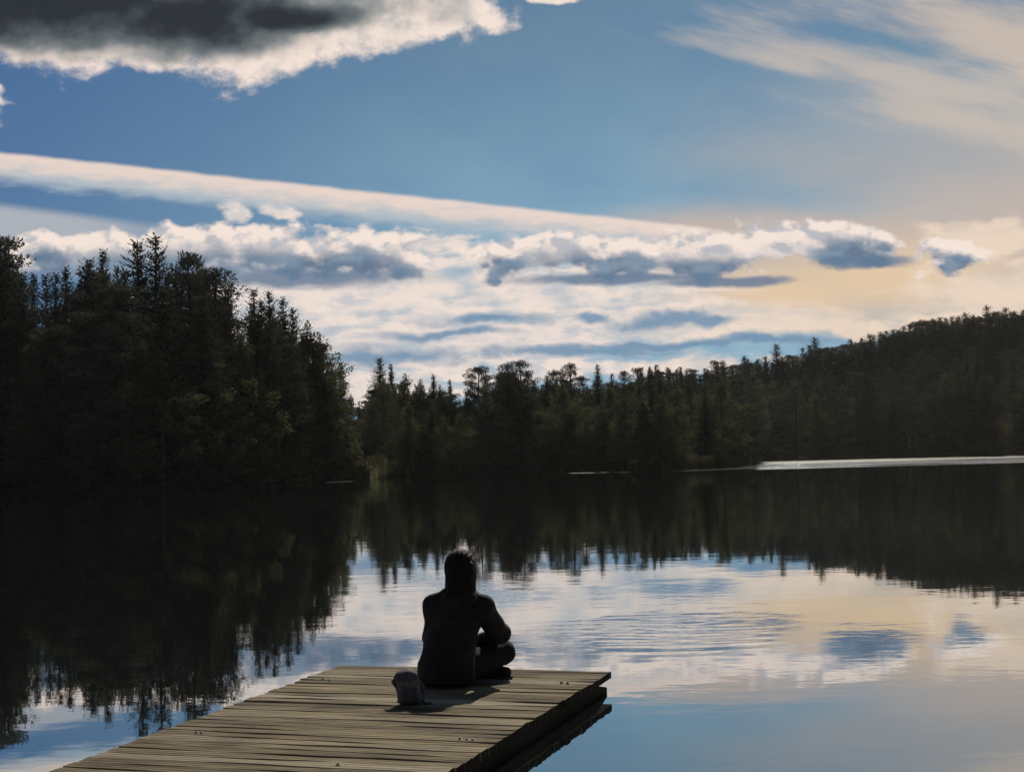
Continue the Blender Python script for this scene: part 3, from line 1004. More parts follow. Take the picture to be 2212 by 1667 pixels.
mid = [
    ('s0', 819, 772, 168, 1.0, 'tallest spruce beside the gap of sky at the head of the bay'),
    ('s3', 845, 784, 170, 1.0, 'thin spruce close behind the tallest spruce at the head of the bay'),
    ('b2', 872, 806, 163, 1.0, 'pale green pointed birch beside the two spruces at the head of the bay'),
    ('b0', 893, 832, 165, .9, 'low pale birch in the dip beyond the pale pointed birch'),
    ('b2', 909, 817, 164, .9, 'sunlit birch with a pointed top, second beyond the pair of spruces at the bay head'),
    ('s3', 937, 807, 167, 1.1, 'thin tree with a bare forked tip above the sunlit birches'),
    ('b0', 955, 828, 163, .9, 'rounded green birch below the bare forked tip'),
    ('s3', 972, 819, 169, 1.0, 'thin dark tip between the sunlit birches and the lone airy pine'),
    ('p2', 1034, 791, 162, .85, 'lone airy pine with a flat cloud-like top at the head of the bay'),
    ('s1', 1008, 846, 160, .9, 'short dark tree leaning into the airy pine'),
    ('p1', 1097, 783, 160, .85, 'first half of the big dark pine crown in the middle of the far trees'),
    ('p3', 1120, 778, 161, .85, 'tall dark pine crown in the middle of the far trees'),
    ('p1', 1142, 800, 163, .75, 'shoulder of the big dark pine in the middle of the far trees'),
    ('s1', 1180, 810, 165, .8, 'small pointed crown just beyond the big dark pine'),
    ('p2', 1201, 799, 168, .7, 'thin open pine beyond the big dark pine'),
    ('p1', 1231, 784, 166, .9, 'round topped pine standing clear beyond the thin open pine'),
    ('p3', 1256, 812, 164, .8, 'lower crown beside the round topped pine'),
    ('s0', 1291, 786, 170, .75, 'single spruce spire between the round topped pine and the rising hill'),
    ('s1', 1322, 806, 172, .8, 'low spruce at the foot of the rising tree line'),
    ('p1', 1348, 801, 173, .8, 'low round crown at the foot of the rising tree line'),
    ('p3', 1379, 794, 175, .8, 'round crown where the tree line starts to climb'),
    ('s1', 1404, 791, 178, .8, 'small spruce where the tree line starts to climb'),
]
for k_, x_, y_, d_, w_, l_ in mid:
    place_top(k_, x_, y_, d_, w_ * (1.15 if k_ == 's3' else 1.35), label=l_, group=MIDW)
ridge = [(1384, 793, 205), (1418, 787, 215), (1443, 793, 225), (1470, 791, 232), (1496, 796, 240), (1522, 794, 245), (1546, 779, 245), (1560, 778, 247), (1584, 787, 255), (1609, 768, 300),
         (1637, 774, 305), (1652, 770, 308), (1690, 770, 309), (1702, 766, 312), (1716, 766, 312), (1733, 751, 310), (1748, 744, 312), (1786, 749, 314), (1801, 750, 314),
         (1822, 743, 315), (1836, 732, 315), (1850, 738, 316), (1862, 730, 316), (1880, 722, 316), (1900, 716, 316), (1914, 714, 316), (1928, 711, 316), (1940, 711, 316), (1951, 705, 316), (1968, 699, 316), (1980, 694, 316),
         (1990, 692, 315), (2003, 692, 315), (2014, 688, 315), (2031, 684, 314), (2044, 686, 314), (2056, 682, 314), (2072, 682, 313), (2086, 676, 313), (2100, 681, 313), (2113, 682, 312), (2152, 672, 311), (2173, 665, 311), (2192, 671, 310), (2209, 668, 310), (2232, 664, 310), (2260, 660, 310), (2300, 655, 310)]
for i, (x_, y_, d_) in enumerate(ridge):
    place_top(trnd.choice(['s0', 's1', 's2', 's1', 's0', 'p3']), x_, y_, d_, trnd.uniform(1.25, 1.75), label='small dark conifer in the row along the far hill ridge', cat='conifer', group='conifers along the far hill ridge')
place_top('s1', 1677, 742, 300, 1.45, label='tall slim spruce standing above the lower slope of the far hill', group=HILL)
place_top('s0', 1761, 728, 303, 1.45, label='tall spire-topped spruce, the highest above the middle of the far hill slope', group=HILL)
place_top('s2', 2133, 661, 309, 1.4, label='larger spruce standing out on the high end of the far hill ridge', group=HILL)

# the trees inside each wood, under the skyline already drawn by the ones above
ENV = sorted([(n_[1], n_[2]) for n_ in near] + [(n_[1], n_[2]) for n_ in mid] + [(a_, b_) for a_, b_, _ in ridge])
ex, ey = [e[0] for e in ENV], [e[1] for e in ENV]


def fill(n, px0, px1, t0, t1, kinds, hs, space, lab, group, margin=(14, 90), tries=6000, tpow=1.0):
    done, k = [], 0
    while len(done) < n and k < tries:
        k += 1
        px = trnd.uniform(px0, px1)
        v = ray(px, 990)
        az = math.degrees(math.atan2(v.x, v.y))
        d = float(np.interp(az, sh_az, sh_d)) + t0 + (t1 - t0) * trnd.random() ** tpow
        x, y = math.sin(math.radians(az)) * d, math.cos(math.radians(az)) * d
        if any((x - a) ** 2 + (y - b) ** 2 < space ** 2 for a, b in done):
            continue
        key = trnd.choice(kinds)
        env = max(np.interp(px + dx_, ex, ey) for dx_ in (-14, 0, 14))
        top = at(px, env + trnd.uniform(*margin), y).z
        h = min(trnd.uniform(*hs), top - float(ground_z(np.array(x), np.array(y))))
        if h < 2.5:
            continue
        done.append((x, y))
        plant(key, x, y, h, trnd.uniform(1.05, 1.5), label=lab(key), group=group(key))


word = {'s': 'spruce', 'p': 'pine', 'b': 'birch'}
fill(100, -330, 745, 1.0, 24, ['s0', 's2', 's2', 'p1', 'p3', 'p3', 'b0', 'b1', 's2'], (8, 17), 2.1,
     lambda k: f'dark {word[k[0]]} packed inside the shaded near wood below its skyline', lambda k: f'{word[k[0]]} trees inside the near wood', margin=(42, 150))
fill(44, -330, 735, .3, 3.5, ['s2', 'b0', 'b1', 'p3', 's0', 'b1'], (4.5, 9), 1.7,
     lambda k: f'low {word[k[0]]} in the shaded front row of the near wood', lambda k: f'{word[k[0]]} trees in the front row of the near wood')
fill(20, 480, 765, .4, 5, ['b0', 'b1', 'b2', 's1'], (2.6, 6), 1.5,
     lambda k: f'young {word[k[0]]} at the water edge of the near wood', lambda k: f'young {word[k[0]]} trees at the near wood edge')
fill(88, 800, 1440, 1.0, 26, ['s0', 's2', 'b1', 'p1', 'p3', 'b0', 'b1', 'b0', 'p3'], (6, 12), 2.2,
     lambda k: f'dark {word[k[0]]} packed among the trees at the head of the bay', lambda k: f'{word[k[0]]} trees packed at the bay head')
fill(40, 885, 1440, .4, 4.0, ['b0', 'b1', 'b1', 's2', 'p3'], (3.5, 7), 1.7,
     lambda k: f'low {word[k[0]]} in the front row at the head of the bay', lambda k: f'{word[k[0]]} trees in the front row at the bay head')
fill(135, 1440, 2330, 1.0, 54, ['s0', 'p1', 's2', 'p1', 'p3', 'b1', 'p3', 'b1', 'b0'], (8, 13), 2.9,
     lambda k: f'dark {word[k[0]]} on the shaded slope of the far hill below its ridge', lambda k: f'{word[k[0]]} trees on the far hill slope', margin=(18, 60))


def crest(pxs, kinds, dd, margin, wide, lab, group, skip=()):
    """trees standing shoulder to shoulder just under the drawn skyline"""
    for px in pxs:
        if any(a <= px <= b for a, b in skip):
            continue
        px += trnd.uniform(-4, 4)
        key = trnd.choice(kinds)
        y = float(np.interp(px, [a for a, _ in dd], [b for _, b in dd])) + trnd.uniform(-5, 3)
        env = max(np.interp(px + q_, ex, ey) for q_ in (-9, 0, 9)) + trnd.uniform(*margin)
        p = at(px, env, y)
        h = p.z - float(ground_z(np.array(p.x), np.array(p.y))) + .05
        if h > 2.5:
            plant(key, p.x, p.y, h, trnd.uniform(*wide) * max(1.0, 8.0 / h), label=lab(key), group=group(key))


crest(range(-70, 715, 13), ['s2', 's0', 's1', 's0', 's2', 'p3'], [(-70, 122), (333, 121), (700, 127)], (18, 55), (1.0, 1.4),
      lambda k: f'dark {word[k[0]]} just under the skyline of the near wood', lambda k: f'{word[k[0]]} trees under the near wood skyline', skip=[(60, 150), (270, 372), (500, 530)])
crest(range(806, 1445, 9), ['s2', 'b1', 'b0', 'p3', 's0', 'b1', 'p1'], [(800, 166), (1120, 166), (1440, 205)], (12, 40), (1.2, 1.6),
      lambda k: f'{word[k[0]]} just under the skyline at the head of the bay', lambda k: f'{word[k[0]]} trees under the bay head skyline', skip=[(1012, 1070)])
crest(range(1400, 2335, 7), ['s0', 's1', 's2', 's1', 'p3'], [(1400, 212), (1560, 250), (1600, 300), (2330, 308)], (2, 17), (1.15, 1.6),
      lambda k: f'{word[k[0]]} crown in the closed canopy just under the far hill ridge', lambda k: f'{word[k[0]]} crowns under the far hill ridge')


# ---------------------------------------------------------------- shore plants
def along(px, t):
    v = ray(px, 990)
    az = math.degrees(math.atan2(v.x, v.y))
    d = float(np.interp(az, sh_az, sh_d)) + t
    return math.sin(math.radians(az)) * d, math.cos(math.radians(az)) * d


for i, (px_, t_, h_) in enumerate([(430, .6, 1.6), (470, .5, 2.0), (510, .7, 1.7), (545, .5, 2.6), (570, .9, 2.2), (600, .6, 2.4), (628, .5, 2.0), (655, .7, 2.3), (690, .8, 1.7), (718, .5, 1.5), (742, .7, 2.1), (764, .8, 2.4)]):
    x, y = along(px_, t_)
    plant(f'h{i % 3}', x, y, h_, trnd.uniform(.9, 1.4), label='olive shrub overhanging the water in front of the near wood', group='shrubs along the near wood shore')
for i, (px_, t_, h_) in enumerate([(1452, 1.0, 1.6), (1478, .8, 1.2), (1500, 1.0, 1.5), (1522, .7, 1.3), (1545, .8, 1.6), (1568, .6, 1.2), (1590, .6, 1.0), (1610, .5, .8)]):
    x, y = along(px_, t_)
    plant(f'h{i % 3}', x, y, h_, trnd.uniform(1.0, 1.6), label='low brownish shrub on the spit beside the glittering water', group='shrubs on the low spit')


def blades(name, spans, n, h, w, m, label, cat):
    r = random.Random(5)
    V_, F_, Sh = [], [], []
    for i in range(n):
        x0, x1, t0, t1 = r.choice(spans)
        x, y = along(r.uniform(x0, x1), r.uniform(t0, t1))
        z = max(-.02, float(ground_z(np.array(x), np.array(y))))
        an = r.uniform(0, 6.28)
        l_ = r.uniform(0, .35)
        hh = h * r.uniform(.5, 1.3)
        dx_, dy_ = math.cos(an) * w / 2, math.sin(an) * w / 2
        ax, ay = math.cos(an + 1.5) * l_ * hh, math.sin(an + 1.5) * l_ * hh
        b = len(V_)
        V_ += [(x - dx_, y - dy_, z - .05), (x + dx_, y + dy_, z - .05), (x + ax * .4 + dx_ * .7, y + ay * .4 + dy_ * .7, z + hh * .6), (x + ax, y + ay, z + hh), (x + ax * .4 - dx_ * .7, y + ay * .4 - dy_ * .7, z + hh * .6)]
        F_.append([b, b + 1, b + 2, b + 3, b + 4])
        Sh.append(r.random())
    tag(link(name, mesh_from(name, V_, F_, m, attr=Sh)), label, cat, kind='stuff')


blades('shore_grass', [(560, 800, 0, 2.0), (765, 885, -.2, 6.0), (775, 880, 0, 9.0), (775, 870, 0, 6.0)], 9000, .6, .07, M_GRASS, 'olive grass on the low point below the near wood', 'grass')
blades('reeds', [(1425, 1625, -.5, 1.5), (1500, 1600, -1.2, .5), (850, 1420, -.2, .7)], 3600, .75, .05, M_REED, 'brown reeds along the far waterline and the low spit', 'reeds')


# ---------------------------------------------------------------- smooth bodies from distance fields
def seg(P, a, b, ra, rb, M3=None):
    a, b = np.asarray(a, float), np.asarray(b, float)
    Q = P - a
    d = b - a
    if M3 is not None:
        Q, d = Q @ M3.T, M3 @ d
    L = max(float(d @ d), 1e-9)
    t = np.clip(Q @ d / L, 0, 1)
    return np.linalg.norm(Q - t[..., None] * d, axis=-1) - (ra + (rb - ra) * t)


def smin(a, b, k):
    h = np.clip(.5 + .5 * (b - a) / k, 0, 1)
    return b + (a - b) * h - k * h * (1 - h)


def surf(field_fn, lo, hi, h):
    lo, hi = np.asarray(lo, float), np.asarray(hi, float)
    n = np.ceil((hi - lo) / h).astype(int) + 1
    ax = [lo[i] + h * np.arange(n[i]) for i in range(3)]
    G = np.stack(np.meshgrid(*ax, indexing='ij'), -1)
    F = field_fn(G)
    ins = F < 0
    c = [(i, j, k) for i in (0, 1) for j in (0, 1) for k in (0, 1)]
    sl = lambda A, o: A[o[0]:n[0] - 1 + o[0], o[1]:n[1] - 1 + o[1], o[2]:n[2] - 1 + o[2]]
    cnt = sum(sl(ins, o).astype(int) for o in c)
    act = (cnt > 0) & (cnt < 8)
    idx = -np.ones(act.shape, int)
    idx[act] = np.arange(act.sum())
    acc, num = np.zeros((act.sum(), 3)), np.zeros(act.sum())
    for o in c:
        for a in range(3):
            if o[a]:
                continue
            o2 = tuple(o[i] + (i == a) for i in range(3))
            f0, f1 = sl(F, o)[act], sl(F, o2)[act]
            cr = (f0 < 0) != (f1 < 0)
            t = np.where(cr, f0 / np.where(cr, f0 - f1, 1), 0)
            p = np.tile(np.array(o, float), (len(f0), 1))
            p[:, a] += t
            acc += p * cr[:, None]
            num += cr
    base = np.stack(np.nonzero(act), -1)
    V = lo + h * (base + acc / num[:, None])
    faces = []
    for a in range(3):
        b, d = (a + 1) % 3, (a + 2) % 3
        s0 = [slice(1, n[i] - 1) for i in range(3)]
        s0[a] = slice(0, n[a] - 1)
        s1 = list(s0)
        s1[a] = slice(1, n[a])
        A0, A1 = ins[tuple(s0)], ins[tuple(s1)]
        w = np.stack(np.nonzero(A0 != A1), -1)
        if not len(w):
            continue
        g = w.copy()
        for i in range(3):
            if i != a:
                g[:, i] += 1
        sgn = A0[tuple(w.T)]
        q = []
        for (ob, od) in ((-1, -1), (0, -1), (0, 0), (-1, 0)):
            gg = g.copy()
            gg[:, b] += ob
            gg[:, d] += od
            q.append(idx[tuple(gg.T)])
        q = np.stack(q, -1)
        q[~sgn] = q[~sgn][:, ::-1]
        faces.append(q)
    return V, np.concatenate(faces)


def part_mesh(name, fn, lo, hi, h, m, parent):
    V, F = surf(fn, lo, hi, h)
    return link(name, mesh_from(name, V, F, m, smooth=True), parent)


M_SKIN = simple_mat('skin', (.42, .25, .18), (.50, .31, .23), 20, rough=.55, spec=.4)
M_JACKET = simple_mat('black_jacket', (.014, .0125, .0135), (.022, .020, .021), 14, rough=.8, spec=.18, bump=.003)
M_TROUSER = simple_mat('dark_trousers', (.014, .014, .017), (.021, .021, .026), 22, rough=.9, spec=.1, bump=.002)
M_SHOE = simple_mat('dark_shoes', (.010, .009, .009), (.018, .016, .016), 20, rough=.6, spec=.3)
M_SOLE = simple_mat('shoe_sole', (.03, .028, .026), (.05, .047, .044), 20, rough=.7)
M_HAIR = simple_mat('dark_brown_hair', (.010, .007, .005), (.022, .014, .010), 40, rough=.7, spec=.12, stretch=(6, 6, .6))
M_STRAND = simple_mat('light_hair_strands', (.05, .032, .02), (.10, .07, .045), 40, rough=.4, spec=.5)
M_LIP = simple_mat('lips', (.36, .14, .12), (.40, .16, .14), 20, rough=.5)
M_EYE = simple_mat('eye_white', (.7, .68, .66), (.75, .73, .7), 5, rough=.2, spec=.5)

PO = on(965, 1482, DECK_Z)
person = thing('person', 'person in dark hooded jacket sitting cross-legged on the jetty end, back turned, facing the lake', 'person', tuple(PO))
PHI = R(20)
Fv, Rv = np.array([math.sin(PHI), math.cos(PHI), 0]), np.array([math.cos(PHI), -math.sin(PHI), 0])
FL3 = np.stack([Rv, Fv / .74, [0, 0, 1]])          # flattens a torso front to back

J = dict(pel=(0, 0, .125), waist=(.03, .03, .27), chest=(.068, .03, .42), up=(.085, .035, .495), neck=(.094, .05, .57), nk2=(.098, .062, .63),
         ls=(-.062, .083, .492), le=(-.088, .135, .290), lw=(.03, .345, .235),
         rs=(.232, -.020, .490), re=(.335, .155, .305), rw=(.205, .352, .228),
         lh=(-.085, .09, .105), lk=(-.075, .45, .12), la=(.235, .425, .062),
         rh=(.10, .045, .105), rk=(.352, .335, .165), ra=(.09, .46, .072),
         lt=(.372, .30, .040), rt_=(-.06, .40, .045))
HC = np.array([.100, .066, .735])
FACE = unit(Fv * 1.0 + np.array([-.15, 0, -.10]))
HR = unit(np.cross(FACE, [0, 0, 1]))
HU = np.cross(HR, FACE)
HM = np.stack([HR, FACE, HU])


def ell(P, c, M3, rad):
    q = ((P - np.asarray(c)) @ M3.T) / np.asarray(rad)
    ln = np.linalg.norm(q, axis=-1)
    return (ln - 1) * min(rad)


def hand(P, w, fwd, nrm, side):
    """palm, four fingers bent over, thumb from the side of the palm"""
    fwd, nrm = unit(np.asarray(fwd, float)), unit(np.asarray(nrm, float))
    sd = np.cross(fwd, nrm) * side
    w = np.asarray(w)
    d = smin(seg(P, w, w + fwd * .03, .024, .026), seg(P, w + fwd * .035 - sd * .018, w + fwd * .075 - sd * .02, .017, .015), .02)
    d = smin(d, seg(P, w + fwd * .035 + sd * .018, w + fwd * .078 + sd * .022, .017, .014), .02)
    for i, (o, l_) in enumerate(((-.030, .060), (-.010, .072), (.010, .068), (.029, .052))):
        k0 = w + fwd * (.082 - abs(o) * .15) + sd * o
        k1 = k0 + unit(fwd - nrm * .35) * l_ * .46
        k2 = k1 + unit(fwd * .55 - nrm) * l_ * .34
        k3 = k2 + unit(fwd * .05 - nrm) * l_ * .26
        d = smin(d, np.minimum(np.minimum(seg(P, k0, k1, .0095, .0085), seg(P, k1, k2, .0085, .008)), seg(P, k2, k3, .008, .0068)), .006)
    t0 = w + fwd * .028 - sd * .030
    t1 = t0 + unit(fwd * .7 - sd * .65 - nrm * .2) * .034
    t2 = t1 + unit(fwd * .9 - sd * .1 - nrm * .4) * .030
    return smin(d, np.minimum(seg(P, t0, t1, .012, .0105), seg(P, t1, t2, .0105, .008)), .010)


def torso(P, g):
    d = seg(P, J['pel'], J['waist'], .158 + g, .132 + g, FL3)
    d = smin(d, seg(P, J['waist'], J['chest'], .132 + g, .140 + g, FL3), .03)
    d = smin(d, seg(P, J['chest'], J['up'], .140 + g, .105 + g, FL3), .03)
    d = smin(d, seg(P, J['ls'], J['rs'], .056 + g, .056 + g), .05)
    return d


def arms(P, g):
    a = smin(seg(P, J['ls'], J['le'], .053 + g, .043 + g), seg(P, J['le'], J['lw'], .042 + g, .029 + g), .012)
    b = smin(seg(P, J['rs'], J['re'], .052 + g, .048 + g), seg(P, J['re'], J['rw'], .046 + g, .031 + g), .016)
    return a, b


def legs(P, g):
    a = smin(seg(P, J['lh'], J['lk'], .088 + g, .062 + g), seg(P, J['lk'], J['la'], .058 + g, .038 + g), .02)
    b = smin(seg(P, J['rh'], J['rk'], .088 + g, .064 + g), seg(P, J['rk'], J['ra'], .060 + g, .038 + g), .02)
    return a, b


def head(P):
    d = ell(P, HC + np.array([0, 0, .012]), HM, (.076, .095, .098))
    d = smin(d, ell(P, HC + FACE * .030 - HU * .050, HM, (.056, .066, .068)), .03)     # jaw
    d = smin(d, ell(P, HC + FACE * .082 - HU * .098, HM, (.020, .018, .016)), .02)     # chin
    d = smin(d, seg(P, HC + FACE * .094 + HU * .004, HC + FACE * .113 - HU * .034, .007, .012), .012)   # nose
    d = smin(d, seg(P, HC + FACE * .086 + HU * .022 - HR * .04, HC + FACE * .086 + HU * .022 + HR * .04, .010, .010), .016)   # brow
    for s_ in (-1, 1):
        d = smin(d, ell(P, HC + HR * .077 * s_ - FACE * .004 - HU * .012, HM, (.008, .018, .030)), .006)     # ears
        d = -smin(-d, ell(P, HC + HR * .032 * s_ + FACE * .098 + HU * .002, HM, (.016, .012, .010)), .010)   # eye sockets
    d = smin(d, seg(P, HC + FACE * .086 - HU * .060 - HR * .018, HC + FACE * .086 - HU * .060 + HR * .018, .0075, .0075), .008)   # lips
    return d


def body_f(P):
    d = torso(P, -.012)
    for a in (*arms(P, -.012), *legs(P, -.014)):
        d = smin(d, a, .022)
    d = smin(d, seg(P, J['up'], J['nk2'], .06, .050), .035)
    d = smin(d, head(P), .02)
    for w, e, s_ in ((J['lw'], J['le'], 1), (J['rw'], J['re'], -1)):
        f_ = unit(np.array(w) - np.array(e))
        d = smin(d, hand(P, np.array(w) + f_ * .012, f_ * .8 + np.array([.25 * s_, .15, -.25]), np.array([0, .25, 1.0]), s_), .012)
    for a, t in ((J['la'], J['lt']), (J['ra'], J['rt_'])):
        d = smin(d, seg(P, a, t, .032, .028), .02)
    return d


body = part_mesh('body', body_f, (-.26, -.20, -.01), (.47, .66, .87), .0058, M_SKIN, person)


def wr(P, amp, fr):
    x, y, z = P[..., 0], P[..., 1], P[..., 2]
    return amp * (np.sin(fr * (z + .5 * x) + 3 * np.sin(17 * y)) * np.sin(fr * .6 * (x - y) + 1.7) + .6 * np.sin(fr * 1.7 * (z - .4 * y) + 2.1 * np.sin(23 * x)))


def jacket_f(P):
    d = torso(P, .018)
    for e_ in ('ls', 'rs'):
        d = smin(d, seg(P, (.090, .040, .560), J[e_], .064, .058), .04)
    # skirt of the jacket over the hips
    d = smin(d, seg(P, (0, .0, .07), (.02, .01, .24), .176, .158, FL3), .04)
    d = np.minimum(d, np.maximum(seg(P, (0, 0, .03), (0, 0, .07), .184, .184, FL3), np.abs(P[..., 2] - .045) - .018))
    a, b = arms(P, .020)
    d = smin(smin(d, a, .040), b, .020)
    # hood lying around the neck
    hd = seg(P, np.array([.096, .035, .555]) - Rv * .065, np.array([.096, .035, .555]) + Rv * .065, .050, .050)
    hd = smin(hd, seg(P, (.085, -.045, .53), (.09, -.02, .575), .055, .045), .04)
    d = smin(d, hd, .03)
    d = d + wr(P, .0038, 25)
    # open at the front of the neck, at the cuffs and at the hem
    cut = seg(P, np.array([.10, .06, .56]) + Fv * .035, np.array([.10, .06, .70]) + Fv * .06, .052, .075)
    d = np.maximum(d, -cut)
    return np.maximum(d, .020 - P[..., 2])


jk = part_mesh('jacket', jacket_f, (-.27, -.22, .0), (.47, .46, .68), .006, M_JACKET, person)


def hood_f(P):
    c0 = np.array([.088, -.052, .500])
    d = smin(seg(P, c0 - Rv * .085 + [0, 0, .045], c0 - [0, 0, .035], .034, .040), seg(P, c0 - [0, 0, .035], c0 + Rv * .085 + [0, 0, .045], .040, .034), .03)
    d = smin(d, seg(P, c0 - Rv * .06 + [0, 0, .05], c0 + Rv * .06 + [0, 0, .05], .034, .034), .03)
    return d + wr(P, .004, 40)


part_mesh('hood', hood_f, (-.08, -.16, .40), (.27, .06, .62), .0055, M_JACKET, jk)


def trouser_f(P):
    a, b = legs(P, .014)
    d = smin(a, b, .02)
    d = smin(d, seg(P, J['pel'], (.0, .01, .15), .150, .140, FL3), .03)
    d = d + wr(P, .0028, 44)
    return np.maximum(d, .004 - P[..., 2])


tr = part_mesh('trousers', trouser_f, (-.27, -.22, -.01), (.48, .66, .36), .006, M_TROUSER, person)


def shoe_pair(a, t):
    a, t = np.array(J[a]), np.array(J[t])
    f_ = unit(t - a)
    heel = a - f_ * .035 - np.array([0, 0, .018])

    def fn(P):
        d = smin(seg(P, heel, a + f_ * .05 - np.array([0, 0, .015]), .040, .042), seg(P, a + f_ * .05 - np.array([0, 0, .015]), t, .042, .034), .02)
        d = smin(d, seg(P, a, a - f_ * .01 + np.array([0, 0, .025]), .044, .044), .02)
        return np.maximum(d, .004 - P[..., 2])

    def sole(P):
        d = np.minimum(seg(P, heel * [1, 1, 0] + [0, 0, .012], a * [1, 1, 0] + f_ * .05 + [0, 0, .012], .046, .046), seg(P, a * [1, 1, 0] + f_ * .05 + [0, 0, .012], t * [1, 1, 0] + [0, 0, .012], .046, .042))
        return np.maximum(np.maximum(d, P[..., 2] - .020), .001 - P[..., 2])
    lo, hi = np.minimum(a, t) - .12, np.maximum(a, t) + .12
    lo[2] = -.01
    sh = part_mesh('shoe', fn, lo, hi, .005, M_SHOE, person)
    part_mesh('sole', sole, lo, (hi[0], hi[1], .04), .004, M_SOLE, sh)


shoe_pair('la', 'lt')
shoe_pair('ra', 'rt_')


def hair_f(P):
    d = ell(P, HC + np.array([0, -.012, .018]), HM, (.096, .108, .098))
    d = smin(d, seg(P, (.1005, .022, .72), (.1005, .010, .60), .100, .098, np.stack([Rv, Fv / .95, [0, 0, 1]])), .03)
    x = (P - HC) @ HR
    d = d + .0022 * np.sin(x * 210 + 3 * np.sin(P[..., 2] * 19)) + .0015 * np.sin(x * 470 + P[..., 2] * 30)
    face = ell(P, HC + FACE * .105 - HU * .040, HM, (.062, .085, .112))
    d = np.maximum(d, -face)
    neck = seg(P, np.array([.10, .06, .50]) + Fv * .07, np.array([.10, .06, .66]) + Fv * .07, .085, .085)
    d = np.maximum(d, -neck)
    return np.maximum(d, .545 - P[..., 2] + .006 * np.sin(x * 160))


part_mesh('hair', hair_f, (-.03, -.14, .50), (.23, .20, .87), .0042, M_HAIR, person)
hw = MB()
hr = random.Random(9)
for i in range(44):
    # loose strands lifted by the breeze, falling away on the side opposite the bag
    right = i < 36
    an = hr.uniform(-.75, .55) if right else hr.uniform(1.0, 2.2)
    c_, s_ = math.cos(an), math.sin(an)
    st = np.array([.1005, .03, .735]) + Rv * .092 * c_ + np.array([0, 0, .092 * s_]) + Fv * hr.uniform(-.05, .05)
    away = Rv * (hr.uniform(.25, .8) if right else .5 * c_) + Fv * hr.uniform(-.2, .2)
    ln = hr.uniform(.04, .11) if right else hr.uniform(.03, .06)
    dn = np.array([0, 0, -1.0])
    pts = [st - Rv * .03 * c_ - np.array([0, 0, .03 * s_]), st + away * ln * .18 + dn * ln * .10, st + away * ln * .62 + dn * ln * .42, st + away * ln * .95 + dn * ln * .85]
    hw.tube([tuple(p) for p in pts], [.0012, .0011, .0009, .0005], 4)
hw.tube([tuple(np.array([.1005, .03, .735]) + .066 * (Rv * math.cos(q) + np.array([0, 0, 1]) * math.sin(q))) for q in np.linspace(-.6, 2.8, 16)], .012, 6)
link('hair_strands', hw.mesh('hair_strands', M_STRAND, smooth=True), person)
for s_ in (-1, 1):
    c = HC + HR * .031 * s_ + FACE * .0815 + HU * .002
    e = part_mesh('eye', lambda P, c=c: np.linalg.norm(P - c, axis=-1) - .0115, c - .016, c + .016, .0025, M_EYE, person)
c = HC + FACE * .0885 - HU * .060
part_mesh('lips', lambda P: ell(P, c, HM, (.022, .0075, .0075)), c - .03, c + .03, .0025, M_LIP, person)

# ---------------------------------------------------------------- small rucksack on the deck
M_BAG = simple_mat('bag_cloth', (.115, .098, .100), (.155, .138, .138), 40, rough=.85, spec=.15, bump=.0015)
M_BAG2 = simple_mat('bag_trim', (.065, .052, .060), (.095, .080, .088), 40, rough=.75, spec=.2, bump=.001)
M_BUCKLE = simple_mat('buckle_plastic', (.03, .028, .03), (.045, .042, .045), 20, rough=.4, spec=.5)
BO = on(884, 1521, DECK_Z)
bag = thing('rucksack', 'small dark rounded rucksack standing on the planks beside the sitting person', 'rucksack', tuple(BO))


def rbox(P, c, hx, hy, hz, r, lean=0.0, taper=0.0):
    q = P - np.asarray(c)
    k = 1 + taper * q[..., 2] / hz
    x = (q[..., 0] + lean * q[..., 2]) / k
    a = np.stack([np.abs(x) - hx + r, np.abs(q[..., 1]) / k - hy + r, np.abs(q[..., 2]) - hz + r], -1)
    return np.linalg.norm(np.maximum(a, 0), axis=-1) + np.minimum(a.max(-1), 0) - r


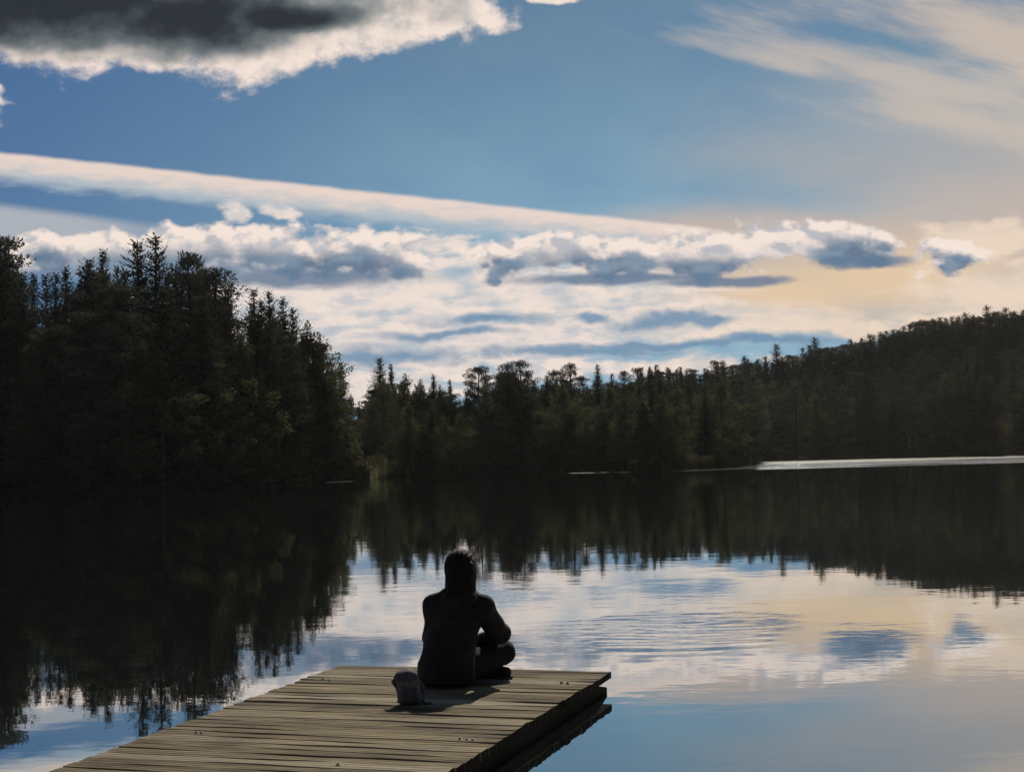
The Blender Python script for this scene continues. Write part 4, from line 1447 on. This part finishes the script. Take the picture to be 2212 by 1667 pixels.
def bag_f(P):
    d = rbox(P, (0, 0, .082), .071, .056, .084, .046, .09, -.04)
    d = d + wr(P, .0034, 42)
    return np.maximum(d, .002 - P[..., 2])


part_mesh('bag_body', bag_f, (-.11, -.09, -.01), (.11, .09, .19), .0038, M_BAG, bag)


def lid_f(P):
    d = ell(P, (-.014, 0, .150), np.eye(3), (.070, .060, .058))
    d = np.maximum(d, .138 - P[..., 2] - .10 * (P[..., 1] + .02) - .05 * P[..., 0])
    return d + wr(P, .0030, 46)


lid = part_mesh('lid', lid_f, (-.12, -.10, .10), (.10, .10, .24), .0034, M_BAG2, bag)
pk = part_mesh('front_pocket', lambda P: rbox(P, (.004, -.050, .062), .048, .022, .046, .016, .03) + wr(P, .001, 70), (-.07, -.09, .0), (.08, -.01, .13), .0034, M_BAG2, bag)
b = MB()
b.tube([(-.060, .0, .150), (-.080, -.012, .152), (-.088, -.016, .140), (-.082, -.014, .124), (-.072, -.006, .100), (-.066, 0, .070)], [.010, .014, .016, .012, .008, .006], 8)
link('side_strap', b.mesh('side_strap', M_BAG2, smooth=True), bag)
b = MB()
b.tube([(.050, .035, .140), (.070, .046, .110), (.076, .040, .070), (.074, .020, .030), (.086, -.01, .010), (.108, -.022, .008), (.128, -.012, .008)], [.012, .013, .013, .012, .009, .008, .006], 8)
link('shoulder_strap', b.mesh('shoulder_strap', M_BAG2, smooth=True), bag)


# ---------------------------------------------------------------- thin haze, added to lift the blacks of the woods
hm, HN = mat('black_lift_haze')
pv = HN.n('ShaderNodeVolumePrincipled')
pv.inputs['Color'].default_value = (.86, .87, .88, 1)
pv.inputs['Density'].default_value = .00007
pv.inputs['Anisotropy'].default_value = .45
ho = HN.n('ShaderNodeOutputMaterial')
HN.t.links.new(pv.outputs[0], ho.inputs['Volume'])
hb = MB()
a_, b_, c_, d_ = -660, 660, -3.5, 60
hb.hexa([(a_, a_, c_), (b_, a_, c_), (b_, b_, c_), (a_, b_, c_), (a_, a_, d_), (b_, a_, d_), (b_, b_, d_), (a_, b_, d_)])
tag(link('haze', hb.mesh('haze', hm)), 'thin pale haze added over lake and woods to lift their blacks', 'haze', kind='stuff')
